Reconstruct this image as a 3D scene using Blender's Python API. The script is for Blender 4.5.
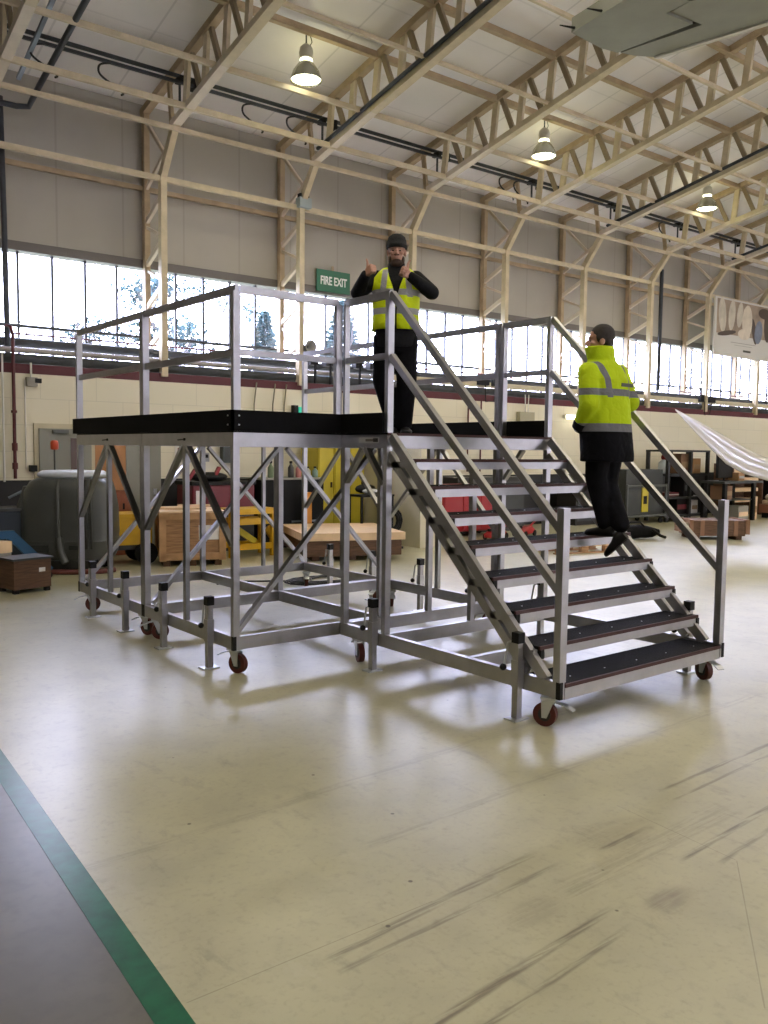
import bpy, bmesh, math, random
from mathutils import Vector, Matrix, Euler
random.seed(7)
D = bpy.data
for o in list(D.objects): D.objects.remove(o)
SC = bpy.context.scene
COL = SC.collection
PI = math.pi
V = Vector

# ------------------------------------------------------------------ camera
cam = D.cameras.new('camera'); co = D.objects.new('camera', cam); COL.objects.link(co)
R_ = V((0.77915162, -0.6267215, 0.01195483)); U_ = V((0.03615438, 0.0639714, 0.99729661)); F_ = V((0.62579199, 0.77661304, -0.07250215))
m = Matrix((R_, U_, -F_)).transposed().to_4x4(); m.translation = V((-3.2099, -5.823, 1.7731))
co.matrix_world = m
cam.sensor_fit = 'VERTICAL'; cam.sensor_height = 36; cam.lens = 855.79/1024*36; cam.clip_end = 300
SC.camera = co

# ------------------------------------------------------------------ light, exposure
SC.view_settings.view_transform = 'Standard'; SC.view_settings.look = 'None'
SC.view_settings.gamma = 1; SC.view_settings.use_curve_mapping = False
SC.view_settings.exposure = 0.22
w = D.worlds.new('world'); SC.world = w; w.use_nodes = True
wn = w.node_tree.nodes; wl = w.node_tree.links
bg = wn['Background']; bg.inputs[0].default_value = (0.74, 0.76, 1.0, 1); bg.inputs[1].default_value = 25.0

# building frame: s along the window wall, n from the wall into the hangar
AZ = -0.021715631
Sx = V((math.cos(AZ), math.sin(AZ), 0)); Nx = V((math.sin(AZ), -math.cos(AZ), 0)); O_ = V((-2.89911, 8.48450, 0))
def W(s, n, z): return O_ + Sx*s + Nx*n + V((0, 0, z))
MB_BUILD = Matrix.Translation(O_) @ Matrix.Rotation(AZ, 4, 'Z')   # local x = s, local y = -n
BAY = 2.787685; COL0 = 6.134986; REC = 0.83
def colS(i): return COL0 + BAY*i

def area(name, loc, sx, sy, power, color, rot=(0, 0, 0)):
    l = D.lights.new(name, 'AREA'); l.shape = 'RECTANGLE'; l.size = sx; l.size_y = sy; l.energy = power; l.color = color
    o = D.objects.new(name, l); COL.objects.link(o); o.location = loc; o.rotation_euler = rot
    return o
# rows of roof lamps further back in the hangar, out of the frame
for nn, pw in ((8.6, 108), (16.0, 60), (25.0, 20)):
    for k in range(-1, 7):
        area('lamp_light', W(7.56 + 5.575*k - 3, nn, 7.6), 3.2, 3.2, pw, (1.0, 0.90, 0.66))

# ------------------------------------------------------------------ materials
MATS = {}
def mat(name, col, rough=0.6, metal=0.0, noise=0.0, nscale=8.0, bump=0.0, bscale=60.0, emit=None, es=0.0, spec=0.5, coat=0.0, stretch=None, rnoise=0.0, alpha=None, trans=0.0):
    if name in MATS: return MATS[name]
    m = D.materials.new(name); m.use_nodes = True
    nt = m.node_tree; b = nt.nodes['Principled BSDF']
    c4 = (*col, 1)
    b.inputs['Base Color'].default_value = c4; b.inputs['Roughness'].default_value = rough
    b.inputs['Metallic'].default_value = metal; b.inputs['Specular IOR Level'].default_value = spec
    b.inputs['Coat Weight'].default_value = coat
    if trans: b.inputs['Transmission Weight'].default_value = trans
    if emit: b.inputs['Emission Color'].default_value = (*emit, 1); b.inputs['Emission Strength'].default_value = es
    if noise or bump or rnoise:
        tc = nt.nodes.new('ShaderNodeTexCoord'); mp = nt.nodes.new('ShaderNodeMapping')
        nt.links.new(tc.outputs['Object'], mp.inputs[0])
        if stretch: mp.inputs['Scale'].default_value = stretch
        n = nt.nodes.new('ShaderNodeTexNoise'); n.inputs['Scale'].default_value = nscale; n.inputs['Detail'].default_value = 4
        nt.links.new(mp.outputs[0], n.inputs[0])
        if noise:
            r = nt.nodes.new('ShaderNodeValToRGB'); r.color_ramp.elements[0].position = 0.3; r.color_ramp.elements[1].position = 0.72
            r.color_ramp.elements[0].color = (*[c*(1-noise) for c in col], 1); r.color_ramp.elements[1].color = (*[min(1, c*(1+noise)) for c in col], 1)
            nt.links.new(n.outputs[0], r.inputs[0]); nt.links.new(r.outputs[0], b.inputs['Base Color'])
        if rnoise:
            mr = nt.nodes.new('ShaderNodeMapRange'); mr.inputs[3].default_value = max(0, rough-rnoise); mr.inputs[4].default_value = rough+rnoise
            nt.links.new(n.outputs[0], mr.inputs[0]); nt.links.new(mr.outputs[0], b.inputs['Roughness'])
        if bump:
            n2 = nt.nodes.new('ShaderNodeTexNoise'); n2.inputs['Scale'].default_value = bscale
            nt.links.new(tc.outputs['Object'], n2.inputs[0])
            bp = nt.nodes.new('ShaderNodeBump'); bp.inputs['Strength'].default_value = bump; bp.inputs['Distance'].default_value = 0.01
            nt.links.new(n2.outputs[0], bp.inputs['Height']); nt.links.new(bp.outputs[0], b.inputs['Normal'])
    MATS[name] = m
    return m
ALU = mat('aluminium', (.42, .415, .43), .32, .92, .08, 9, rnoise=.06, stretch=(1, 1, 1))
ALU2 = mat('aluminium_brace', (.33, .33, .34), .28, .95, .06, 7)
BLK = mat('black_board', (.004, .004, .005), .7, 0, .2, 6, spec=.12)
BLKP = mat('black_plastic', (.006, .006, .007), .5, spec=.25)
GRIP = mat('grip_tread', (.007, .007, .008), .9, 0, .35, 40, bump=.4, bscale=300, spec=.15)
GRIPEDGE = mat('maroon_edge', (.045, .008, .008), .6)
ZINC = mat('zinc', (.6, .62, .64), .3, .9)
RUB = mat('red_wheel', (.085, .012, .008), .45)
RUBB = mat('black_wheel', (.02, .018, .018), .5)
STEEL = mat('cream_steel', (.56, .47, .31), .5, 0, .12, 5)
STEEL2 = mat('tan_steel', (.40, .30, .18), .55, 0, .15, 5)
DARKM = mat('dark_conduit', (.035, .04, .05), .5, .2, .2, 10)
GREYM = mat('grey_tube', (.22, .26, .30), .45, .4)
CABLE = mat('black_cable', (.01, .01, .01), .6)
CREAMP = mat('cream_panel', (.58, .52, .36), .6, 0, .06, 4)
REDP = mat('red_pipe', (.085, .006, .010), .45)
LAG = mat('dark_lagging', (.035, .04, .045), .55, 0, .3, 6)
LAG2 = mat('grey_lagging', (.35, .33, .32), .5, .1, .15, 6)
WHITEP = mat('white_paint', (.72, .70, .66), .45)
WOOD = mat('crate_wood', (.34, .19, .09), .7, 0, .3, 5, stretch=(1, 1, 9))
WOODL = mat('plywood_top', (.72, .52, .32), .65, 0, .15, 3, stretch=(1, 6, 1))
WOODD = mat('dark_wood', (.11, .055, .03), .7, 0, .35, 6, stretch=(1, 1, 8))
YEL = mat('yellow_paint', (.62, .36, .01), .45, 0, .1, 5)
YELG = mat('yellow_green_locker', (.55, .45, .03), .45, 0, .06, 4)
MAROON = mat('maroon_chest', (.15, .008, .018), .35, 0, .1, 5)
RED = mat('red_paint', (.33, .01, .014), .35)
DGREY = mat('dark_grey_panel', (.045, .05, .052), .5, 0, .15, 5)
SCRUB = mat('scrubber_grey', (.07, .075, .07), .38, 0, .08, 5)
SCRUBD = mat('scrubber_dark', (.02, .022, .02), .5)
BLUE = mat('blue_paint', (.02, .09, .2), .4)
DOORG = mat('grey_door', (.25, .25, .21), .5)
ORANGE = mat('orange_panel', (.42, .2, .08), .6, 0, .1, 3)
FOLI = mat('tree_needles', (.030, .055, .060), .9, 0, .3, 2, spec=.1)
BARK = mat('bark', (.06, .05, .05), .9)

# ------------------------------------------------------------------ mesh helpers
class MB:
    def __init__(s): s.v = []; s.f = []; s.mi = []; s.cur = 0; s.sm = []
    def add(s, vs, fs, smooth=False):
        b = len(s.v); s.v += [tuple(v) for v in vs]
        for f in fs: s.f.append([i+b for i in f]); s.mi.append(s.cur); s.sm.append(smooth)
    def box(s, c, d, M=None):
        hx, hy, hz = d[0]/2, d[1]/2, d[2]/2
        vs = [V((c[0]+x*hx, c[1]+y*hy, c[2]+z*hz)) for x in (-1, 1) for y in (-1, 1) for z in (-1, 1)]
        if M is not None: vs = [M @ v for v in vs]
        s.add(vs, [(0, 1, 3, 2), (4, 6, 7, 5), (0, 4, 5, 1), (2, 3, 7, 6), (0, 2, 6, 4), (1, 5, 7, 3)]); return s
    def bb(s, a, b): return s.box([(a[i]+b[i])/2 for i in range(3)], [abs(b[i]-a[i]) for i in range(3)])
    def beam(s, p, q, w_, h, up=(0, 0, 1)):
        p = V(p); q = V(q); d = (q-p).normalized(); u = V(up)
        if abs(d.dot(u)) > .97: u = V((0, 1, 0))
        x = d.cross(u).normalized(); u = x.cross(d).normalized()
        vs = [e + x*(w_/2*i) + u*(h/2*j) for e in (p, q) for i, j in ((-1, -1), (1, -1), (1, 1), (-1, 1))]
        s.add(vs, [(0, 1, 2, 3), (7, 6, 5, 4), (0, 4, 5, 1), (1, 5, 6, 2), (2, 6, 7, 3), (3, 7, 4, 0)]); return s
    def tube(s, pts, r, n=10, cap=True, r2=None):
        pts = [V(p) for p in pts]; k = len(pts); rings = []
        pu = None
        for i, p in enumerate(pts):
            d = (pts[min(i+1, k-1)] - pts[max(i-1, 0)]).normalized()
            u = pu if pu is not None else (V((0, 0, 1)) if abs(d.z) < .9 else V((1, 0, 0)))
            x = d.cross(u).normalized(); u = x.cross(d).normalized(); pu = u
            rr = r if not isinstance(r, (list, tuple)) else r[i]
            rings.append([p + x*(math.cos(2*PI*j/n)*rr) + u*(math.sin(2*PI*j/n)*rr) for j in range(n)])
        vs = [v for r_ in rings for v in r_]; fs = []
        for i in range(k-1):
            for j in range(n): fs.append((i*n+j, i*n+(j+1) % n, (i+1)*n+(j+1) % n, (i+1)*n+j))
        s.add(vs, fs, True)
        if cap: s.add(rings[0], [tuple(range(n))[::-1]]); s.add(rings[-1], [tuple(range(n))])
        return s
    def cyl(s, c, r, h, axis='z', n=20):
        a = {'x': V((1, 0, 0)), 'y': V((0, 1, 0)), 'z': V((0, 0, 1))}[axis]; c = V(c)
        return s.tube([c-a*h/2, c+a*h/2], r, n)
    def lathe(s, c, prof, n=20, M=None):
        vs = []; fs = []
        for r, z in prof:
            for j in range(n):
                v = V((c[0]+r*math.cos(2*PI*j/n), c[1]+r*math.sin(2*PI*j/n), c[2]+z)); vs.append(M @ v if M is not None else v)
        k = len(prof)
        for i in range(k-1):
            for j in range(n): fs.append((i*n+j, i*n+(j+1) % n, (i+1)*n+(j+1) % n, (i+1)*n+j))
        s.add(vs, fs, True); return s
    def loft(s, rings, smooth=True, cap=True):   # rings: list of lists of equal length
        n = len(rings[0]); vs = [v for r in rings for v in r]; fs = []
        for i in range(len(rings)-1):
            for j in range(n): fs.append((i*n+j, i*n+(j+1) % n, (i+1)*n+(j+1) % n, (i+1)*n+j))
        s.add(vs, fs, smooth)
        if cap: s.add(rings[0], [tuple(range(n))[::-1]], smooth); s.add(rings[-1], [tuple(range(n))], smooth)
        return s
    def prism(s, pts, z0, z1):
        n = len(pts); s.add([(p[0], p[1], z0) for p in pts] + [(p[0], p[1], z1) for p in pts],
              [tuple(range(n))[::-1], tuple(range(n, 2*n))] + [(i, (i+1) % n, n+(i+1) % n, n+i) for i in range(n)]); return s
    def ball(s, c, r, n=10, M=None):
        if not isinstance(r, (list, tuple)): r = (r, r, r)
        rings = []
        for i in range(1, n):
            t = PI*i/n
            rings.append([V((c[0]+r[0]*math.sin(t)*math.cos(2*PI*j/(2*n)), c[1]+r[1]*math.sin(t)*math.sin(2*PI*j/(2*n)), c[2]-r[2]*math.cos(t))) for j in range(2*n)])
        if M is not None: rings = [[M @ v for v in q] for q in rings]
        return s.loft(rings)
    def build(s, name, mats, parent=None, M=None, bevel=0, xf=None):
        me = D.meshes.new(name); vs = s.v
        me.from_pydata([tuple(v) for v in vs], [], s.f); me.update()
        if not isinstance(mats, (list, tuple)): mats = [mats]
        for m_ in mats: me.materials.append(m_)
        for p, mi, sm in zip(me.polygons, s.mi, s.sm): p.material_index = mi; p.use_smooth = sm
        bm = bmesh.new(); bm.from_mesh(me); bmesh.ops.recalc_face_normals(bm, faces=bm.faces); bm.to_mesh(me); bm.free()
        o = D.objects.new(name, me); COL.objects.link(o)
        if parent is not None: o.parent = parent
        if M is not None: o.matrix_local = M
        if bevel:
            b = o.modifiers.new('bevel', 'BEVEL'); b.width = bevel; b.segments = 2; b.limit_method = 'ANGLE'
        return o
def tag(o, label=None, cat=None, group=None, kind=None):
    if label: o['label'] = label
    if cat: o['category'] = cat
    if group: o['group'] = group
    if kind: o['kind'] = kind
    return o
def thing(name, label, cat, loc=(0, 0, 0), rz=0, group=None):
    o = D.objects.new(name, None); COL.objects.link(o); o.location = loc; o.rotation_euler = (0, 0, rz); o.empty_display_size = .1
    return tag(o, label, cat, group)
def dup(root, label=None, loc=None, rz=None, group=None):
    def cp(o, par):
        c = o.copy(); COL.objects.link(c)
        if par is not None: c.parent = par
        for ch in o.children: cp(ch, c)
        return c
    r = cp(root, None)
    if loc is not None: r.location = loc
    if rz is not None: r.rotation_euler = (0, 0, rz)
    if label: r['label'] = label
    if group: r['group'] = group
    return r
def struct(mb, name, m_, M=None, parent=None, **k):
    o = mb.build(name, m_, parent, M, **k); o['kind'] = 'structure'; return o

# ------------------------------------------------------------------ setting: floor
def floor_material():
    m = D.materials.new('painted_floor'); m.use_nodes = True; nt = m.node_tree; N = nt.nodes; L = nt.links
    b = N['Principled BSDF']
    tc = N.new('ShaderNodeTexCoord')
    def noise(sc, det=5, scale=(1, 1, 1), rot=0, rough=.55):
        mp = N.new('ShaderNodeMapping'); mp.inputs['Scale'].default_value = scale; mp.inputs['Rotation'].default_value = (0, 0, rot)
        L.new(tc.outputs['Object'], mp.inputs[0]); n = N.new('ShaderNodeTexNoise'); n.inputs['Scale'].default_value = sc; n.inputs['Detail'].default_value = det; n.inputs['Roughness'].default_value = rough
        L.new(mp.outputs[0], n.inputs[0]); return n.outputs[0]
    def math_(op, a, b_=None, c=None, clamp=False):
        x = N.new('ShaderNodeMath'); x.operation = op; x.use_clamp = clamp
        for i, q in enumerate((a, b_, c)):
            if q is None: continue
            if isinstance(q, (int, float)): x.inputs[i].default_value = q
            else: L.new(q, x.inputs[i])
        return x.outputs[0]
    def mr(v, a, b_, c=0, d=1):
        x = N.new('ShaderNodeMapRange'); x.interpolation_type = 'SMOOTHSTEP'
        L.new(v, x.inputs[0])
        for i, q in enumerate((a, b_, c, d)): x.inputs[i+1].default_value = q
        return x.outputs[0]
    def mix(f, a, b_, typ='MIX'):
        x = N.new('ShaderNodeMix'); x.data_type = 'RGBA'; x.blend_type = typ
        if isinstance(f, (int, float)): x.inputs[0].default_value = f
        else: L.new(f, x.inputs[0])
        for i, q in ((6, a), (7, b_)):
            if isinstance(q, tuple): x.inputs[i].default_value = (*q, 1)
            else: L.new(q, x.inputs[i])
        return x.outputs[2]
    n1 = noise(.9, 3); n2 = noise(2.6, 3); n3 = noise(14, 4)
    base = mix(mr(n1, .3, .7), (.44, .42, .275), (.49, .465, .31))
    base = mix(mr(n2, .35, .8, 0, .4), base, (.29, .275, .20))
    base = mix(mr(n3, .52, .78, 0, .38), base, (.25, .22, .16))
    n5 = noise(38, 4); n6 = noise(6, 7, (1, .35, 1), .5, .7)
    base = mix(mr(n5, .5, .75, 0, .3), base, (.27, .24, .165)); base = mix(mr(n6, .56, .70, 0, .42), base, (.24, .22, .165)); base = mix(mr(n6, .3, .42, .35, 0), base, (.50, .48, .36))
    sep = N.new('ShaderNodeSeparateXYZ'); L.new(tc.outputs['Object'], sep.inputs[0]); X = sep.outputs[0]; Y = sep.outputs[1]
    # tyre streaks and scuffs: (x0, x1, y, slope, width, strength)
    ns = noise(5, 6, (.6, 9, 1)); nb = noise(2.2, 4)
    tot = None
    for (x0, x1, y0, y1, wd, st) in [(-1.6, -.3, -3.49, -3.39, .030, .7), (-1.6, -.28, -3.57, -3.52, .022, .6), (-1.7, -.42, -3.98, -3.88, .028, .8), (-1.5, -.47, -4.08, -4.0, .022, .7), (.67, 2.4, -3.33, -3.31, .022, .7), (.6, 2.2, -3.44, -3.40, .018, .6), (.05, 1.5, -3.83, -3.76, .024, .8), (.16, 1.3, -3.95, -3.87, .022, .6), (-.15, .3, -3.56, -3.54, .02, .8), (-3, 2, -2.4, -2.1, .05, .25), (-1, 3, -2.9, -2.7, .05, .25), (-.6, .9, -3.7, -3.66, .1, .3)]:
        k = (y1-y0)/(x1-x0)
        ln = math_('MULTIPLY_ADD', X, k, y0-k*x0); dy = math_('ABSOLUTE', math_('SUBTRACT', Y, ln))
        f = mr(dy, wd*.3, wd, 1, 0); ex = math_('MULTIPLY', mr(X, x0, x0+.12), mr(X, x1-.25, x1, 1, 0))
        f = math_('MULTIPLY', math_('MULTIPLY', f, ex), st)
        tot = f if tot is None else math_('MAXIMUM', tot, f)
    tot = math_('MULTIPLY', tot, mr(ns, .35, .62))
    base = mix(math_('MULTIPLY', tot, 1, clamp=True), base, (.115, .085, .06))
    # round scuff patch
    for (px, py, r, st) in [(-.25, -3.98, .17, .55), (-.75, -3.72, .22, .3), (.1, -3.5, .3, .2)]:
        cx = math_('SUBTRACT', X, px); cy = math_('SUBTRACT', Y, py)
        d = math_('SQRT', math_('ADD', math_('MULTIPLY', cx, cx), math_('MULTIPLY', math_('MULTIPLY', cy, cy), 4.)))
        d = math_('ADD', d, math_('MULTIPLY', nb, .25))
        base = mix(math_('MULTIPLY', mr(d, r, r+.14, st, 0), mr(ns, .3, .6, .4, 1)), base, (.14, .10, .075))
    # speckles
    vo = N.new('ShaderNodeTexVoronoi'); vo.inputs['Scale'].default_value = 3.2; L.new(tc.outputs['Object'], vo.inputs[0])
    base = mix(mr(vo.outputs[0], .02, .04, .85, 0), base, (.05, .035, .025))
    # thin cracks
    for (p, q) in [((.28, -3.98), (-.6, -4.56)), ((.35, -3.3), (.28, -3.98)), ((-2.05, -3.4), (-1.0, -3.42))]:
        dx, dy = q[0]-p[0], q[1]-p[1]; l = math.hypot(dx, dy); dx /= l; dy /= l
        t = math_('ADD', math_('MULTIPLY', math_('SUBTRACT', X, p[0]), dx), math_('MULTIPLY', math_('SUBTRACT', Y, p[1]), dy))
        e = math_('ABSOLUTE', math_('SUBTRACT', math_('MULTIPLY', math_('SUBTRACT', X, p[0]), dy), math_('MULTIPLY', math_('SUBTRACT', Y, p[1]), dx)))
        e = math_('ADD', e, math_('MULTIPLY', math_('SUBTRACT', n3, .5), .004))
        f = math_('MULTIPLY', mr(math_('ABSOLUTE', e), 0.0008, .0035, .4, 0), math_('MULTIPLY', mr(t, 0, .01), mr(t, l-.01, l, 1, 0)))
        base = mix(f, base, (.09, .06, .045))
    # unpainted grey strip left of the green line:  x < line(y)
    ln = math_('MULTIPLY_ADD', Y, .0664, -1.92+.005)
    g = mr(math_('SUBTRACT', X, ln), -.004, .004, 1, 0)
    grey = mix(mr(n2, .3, .7), (.095, .088, .068), (.125, .115, .09))
    grey = mix(mr(n3, .45, .7, 0, .6), grey, (.09, .078, .065))
    base = mix(g, base, grey)
    L.new(base, b.inputs['Base Color'])
    rr = mr(noise(1.1, 3), .25, .8, .30, .34)
    rr = math_('ADD', rr, math_('MULTIPLY', mr(n3, .4, .8), .02)); rr = math_('ADD', rr, math_('MULTIPLY', g, .0))
    L.new(rr, b.inputs['Roughness'])
    b.inputs['Specular IOR Level'].default_value = .95
    bp = N.new('ShaderNodeBump'); bp.inputs['Strength'].default_value = .05; bp.inputs['Distance'].default_value = .01
    L.new(noise(9, 5), bp.inputs['Height']); L.new(bp.outputs[0], b.inputs['Normal'])
    return m
FLOORM = floor_material()
struct(MB().bb((-14, -26, -.2), (50, 8.9, 0)), 'floor', FLOORM)
struct(MB().bb((-60, 9.9, -.3), (110, 120, -.12)), 'floor_outside', mat('outside_ground', (.12, .14, .08), .9, 0, .3, .5))
# green line painted on the floor
gm = mat('green_paint', (.003, .10, .045), .3, 0, .3, 12)
L0, L1 = (-1.87+.0664*(-.58+1.0), -.58), None
def lx(y, off): return -1.92+.0664*y+off
mb = MB()
for (a, b_) in ((-12, 1.3),):
    mb.prism([(lx(a, -.02), a), (lx(a, .085), a), (lx(b_, .085), b_), (lx(b_, -.02), b_)], 0.0, .002)
struct(mb, 'floor_line_marking', gm); D.objects['floor_line_marking']['label'] = 'green line painted across the hangar floor'

# ------------------------------------------------------------------ setting: window wall
def block_material():
    m = D.materials.new('painted_blockwork'); m.use_nodes = True; nt = m.node_tree; N = nt.nodes; L = nt.links; b = N['Principled BSDF']
    tc = N.new('ShaderNodeTexCoord'); sep = N.new('ShaderNodeSeparateXYZ'); L.new(tc.outputs['Object'], sep.inputs[0])
    cmb = N.new('ShaderNodeCombineXYZ'); L.new(sep.outputs[0], cmb.inputs[0]); L.new(sep.outputs[2], cmb.inputs[1])
    br = N.new('ShaderNodeTexBrick'); br.inputs['Scale'].default_value = 1; br.inputs['Brick Width'].default_value = .9; br.inputs['Row Height'].default_value = .42
    br.inputs['Mortar Size'].default_value = .008; br.inputs['Mortar Smooth'].default_value = .5
    br.inputs['Color1'].default_value = (.76, .71, .55, 1); br.inputs['Color2'].default_value = (.74, .69, .53, 1); br.inputs['Mortar'].default_value = (.64, .60, .46, 1)
    L.new(cmb.outputs[0], br.inputs[0])
    def step(lo, up, col, prev):
        a = N.new('ShaderNodeMath'); a.operation = 'GREATER_THAN'; L.new(sep.outputs[2], a.inputs[0]); a.inputs[1].default_value = lo
        c = N.new('ShaderNodeMath'); c.operation = 'LESS_THAN'; L.new(sep.outputs[2], c.inputs[0]); c.inputs[1].default_value = up
        e = N.new('ShaderNodeMath'); e.operation = 'MULTIPLY'; L.new(a.outputs[0], e.inputs[0]); L.new(c.outputs[0], e.inputs[1])
        x = N.new('ShaderNodeMix'); x.data_type = 'RGBA'; L.new(e.outputs[0], x.inputs[0]); L.new(prev, x.inputs[6]); x.inputs[7].default_value = (*col, 1); return x.outputs[2]
    c = step(2.91, 3.06, (.085, .006, .013), br.outputs[0]); c = step(-1, 1.22, (.012, .012, .014), c)
    L.new(c, b.inputs['Base Color']); b.inputs['Roughness'].default_value = .55
    return m
def seam_material(name, col, axis_u, du, axis_v, dv, dark=.8, wseam=.012, rough=.55, metal=0):
    m = D.materials.new(name); m.use_nodes = True; nt = m.node_tree; N = nt.nodes; L = nt.links; b = N['Principled BSDF']
    tc = N.new('ShaderNodeTexCoord'); sep = N.new('ShaderNodeSeparateXYZ'); L.new(tc.outputs['Object'], sep.inputs[0])
    n = N.new('ShaderNodeTexNoise'); n.inputs['Scale'].default_value = .5; n.inputs['Detail'].default_value = 5; L.new(tc.outputs['Object'], n.inputs[0])
    r = N.new('ShaderNodeMapRange'); r.inputs[1].default_value = .3; r.inputs[2].default_value = .7; r.inputs[3].default_value = .9; r.inputs[4].default_value = 1.08; L.new(n.outputs[0], r.inputs[0])
    f = r.outputs[0]
    for ax, d, k in ((axis_u, du, dark), (axis_v, dv, (1+dark)/2)):
        if not d: continue
        a = N.new('ShaderNodeMath'); a.operation = 'PINGPONG'; L.new(sep.outputs[ax], a.inputs[0]); a.inputs[1].default_value = d/2
        g = N.new('ShaderNodeMapRange'); L.new(a.outputs[0], g.inputs[0]); g.inputs[1].default_value = wseam; g.inputs[2].default_value = wseam*1.8; g.inputs[3].default_value = k; g.inputs[4].default_value = 1
        q = N.new('ShaderNodeMath'); q.operation = 'MULTIPLY'; L.new(f, q.inputs[0]); L.new(g.outputs[0], q.inputs[1]); f = q.outputs[0]
    x = N.new('ShaderNodeVectorMath'); x.operation = 'SCALE'; x.inputs[0].default_value = col; L.new(f, x.inputs['Scale'])
    L.new(x.outputs[0], b.inputs['Base Color']); b.inputs['Roughness'].default_value = rough; b.inputs['Metallic'].default_value = metal
    return m
BLOCK = block_material()
CLAD = seam_material('wall_cladding', (.38, .35, .295), 0, 1.15, 2, 1.6, .86)
ROOFM = seam_material('roof_sheet', (.80, .77, .74), 0, 1.39, 1, 1.1, .80, .012, .45)
S0, S1 = -10.0, 52.0
WZ0, WZ1 = 3.08, 4.98
struct(MB().bb((S0, .0, 0), (S1, REC+.2, 3.06)), 'wall_window_side', BLOCK, MB_BUILD)
struct(MB().bb((S0, REC, WZ1+.14), (S1, REC+.2, 7.85)).bb((S0, REC, 3.06), (3.36, REC+.2, WZ1+.14)), 'wall_upper_cladding', CLAD, MB_BUILD)
struct(MB().bb((S0, REC-.05, WZ1), (S1, REC+.22, WZ1+.15)), 'trim_1', mat('window_head_trim', (.13, .115, .10), .5), MB_BUILD)
struct(MB().bb((S0-.2, -42, 0), (S0, REC+.2, 12)), 'wall_left', mat('dark_wall', (.08, .085, .09), .7), MB_BUILD)
struct(MB().bb((S1, -42, 0), (S1+.2, REC+.2, 12)), 'wall_right', CLAD, MB_BUILD)
# windows bay by bay
WF = mat('window_bar', (.06, .065, .075), .5, .3)
GL = D.materials.new('window_glass'); GL.use_nodes = True
nt = GL.node_tree; nt.nodes.clear(); om = nt.nodes.new('ShaderNodeOutputMaterial'); mx = nt.nodes.new('ShaderNodeMixShader'); tr = nt.nodes.new('ShaderNodeBsdfTransparent'); gs = nt.nodes.new('ShaderNodeBsdfGlossy')
tr.inputs[0].default_value = (.96, .97, 1, 1); gs.inputs['Roughness'].default_value = .03; mx.inputs[0].default_value = .05
nt.links.new(tr.outputs[0], mx.inputs[1]); nt.links.new(gs.outputs[0], mx.inputs[2]); nt.links.new(mx.outputs[0], om.inputs[0])
wi = 0
PANE = BAY/5
for i in range(-1, 16):
    a = colS(i)+.06; wi += 1
    o = thing('window_%d' % wi, None, None, W(a, -REC-.06, 0), AZ); o['kind'] = 'structure'
    f = MB()
    for k in range(5): f.bb((k*PANE-.02, -.03, WZ0), (k*PANE+.02, .03, WZ1))
    f.bb((0, -.035, 3.74), (BAY, .035, 3.79)); f.bb((0, -.03, WZ0), (BAY, .03, WZ0+.05))
    f.build('window_frame', WF, o)
    MB().bb((0, -.004, WZ0), (BAY, .004, WZ1)).build('window_pane', GL, o)
# roof
mb = MB()
mb.add([(S0, REC+.3, 7.80), (S1, REC+.3, 7.80), (S1, -18, 7.97+3.6), (S0, -18, 7.97+3.6), (S0, -40, 7.6), (S1, -40, 7.6)], [(0, 1, 2, 3), (3, 2, 5, 4)])
mb.add([(S0, REC+.3, 7.92), (S1, REC+.3, 7.92), (S1, -18, 8.09+3.6), (S0, -18, 8.09+3.6), (S0, -40, 7.72), (S1, -40, 7.72)], [(0, 1, 2, 3), (3, 2, 5, 4)])
struct(mb, 'ceiling', ROOFM, MB_BUILD)
# far side of the hangar behind the viewer: unseen wall pieces, only a thin slot left open for daylight
struct(MB().bb((S0, -36.2, 0), (-2, -36, 9)), 'wall_rear_left', CLAD, MB_BUILD)
struct(MB().bb((30, -36.2, 0), (S1, -36, 9)), 'wall_rear_right', CLAD, MB_BUILD)
struct(MB().bb((-2, -36.2, 3.15), (30, -36, 9)), 'wall_rear_top', CLAD, MB_BUILD)

struct(MB().bb((-2, -36.2, 0), (30, -36, 3.1)), 'wall_rear_lower', BLOCK, MB_BUILD)
# doors in the block wall
def wbox(mb, s0, s1, n0, n1, z0, z1): return mb.bb((s0, -n1, z0), (s1, -n0, z1))
o = thing('door_1', None, None, O_, AZ); o['kind'] = 'structure'; o['label'] = 'pale grey door with a narrow vision panel behind the floor scrubber'
wbox(MB(), 3.93, 4.9, 0, .04, 0, 2.13).build('door_frame', CREAMP, o)
wbox(MB(), 4.0, 4.83, .04, .08, 0, 2.05).build('door_leaf', DOORG, o)
f = wbox(MB(), 4.49, 4.62, .08, .095, 1.2, 1.9); f.build('vision_panel', mat('vision_panel', (.09, .045, .03), .2), o)
wbox(MB(), 4.2, 4.45, .08, .13, 1.97, 2.03).build('door_closer', mat('closer', (.10, .11, .11), .4), o)
o = thing('door_2', None, None, O_, AZ); o['kind'] = 'structure'; o['label'] = 'open doorway showing an orange-brown interior'
wbox(MB(), 4.9, 5.42, 0, .05, 0, 2.1).build('door_panel', ORANGE, o)
o = thing('door_3', None, None, O_, AZ); o['kind'] = 'structure'; o['label'] = 'grey door right of the orange doorway'
wbox(MB(), 5.43, 6.05, 0, .05, 0, 2.1).build('door_leaf', DOORG, o)
wbox(MB(), 5.9, 5.96, .05, .09, .95, 1.05).build('door_handle', ZINC, o)
# pier standing out from the wall
o = struct(MB().bb((9.93, -2.5, 0), (10.45, 0, 1.80)), 'wall_pier', mat('pier_paint', (.62, .585, .44), .55, 0, .05, 3), MB_BUILD)

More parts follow.
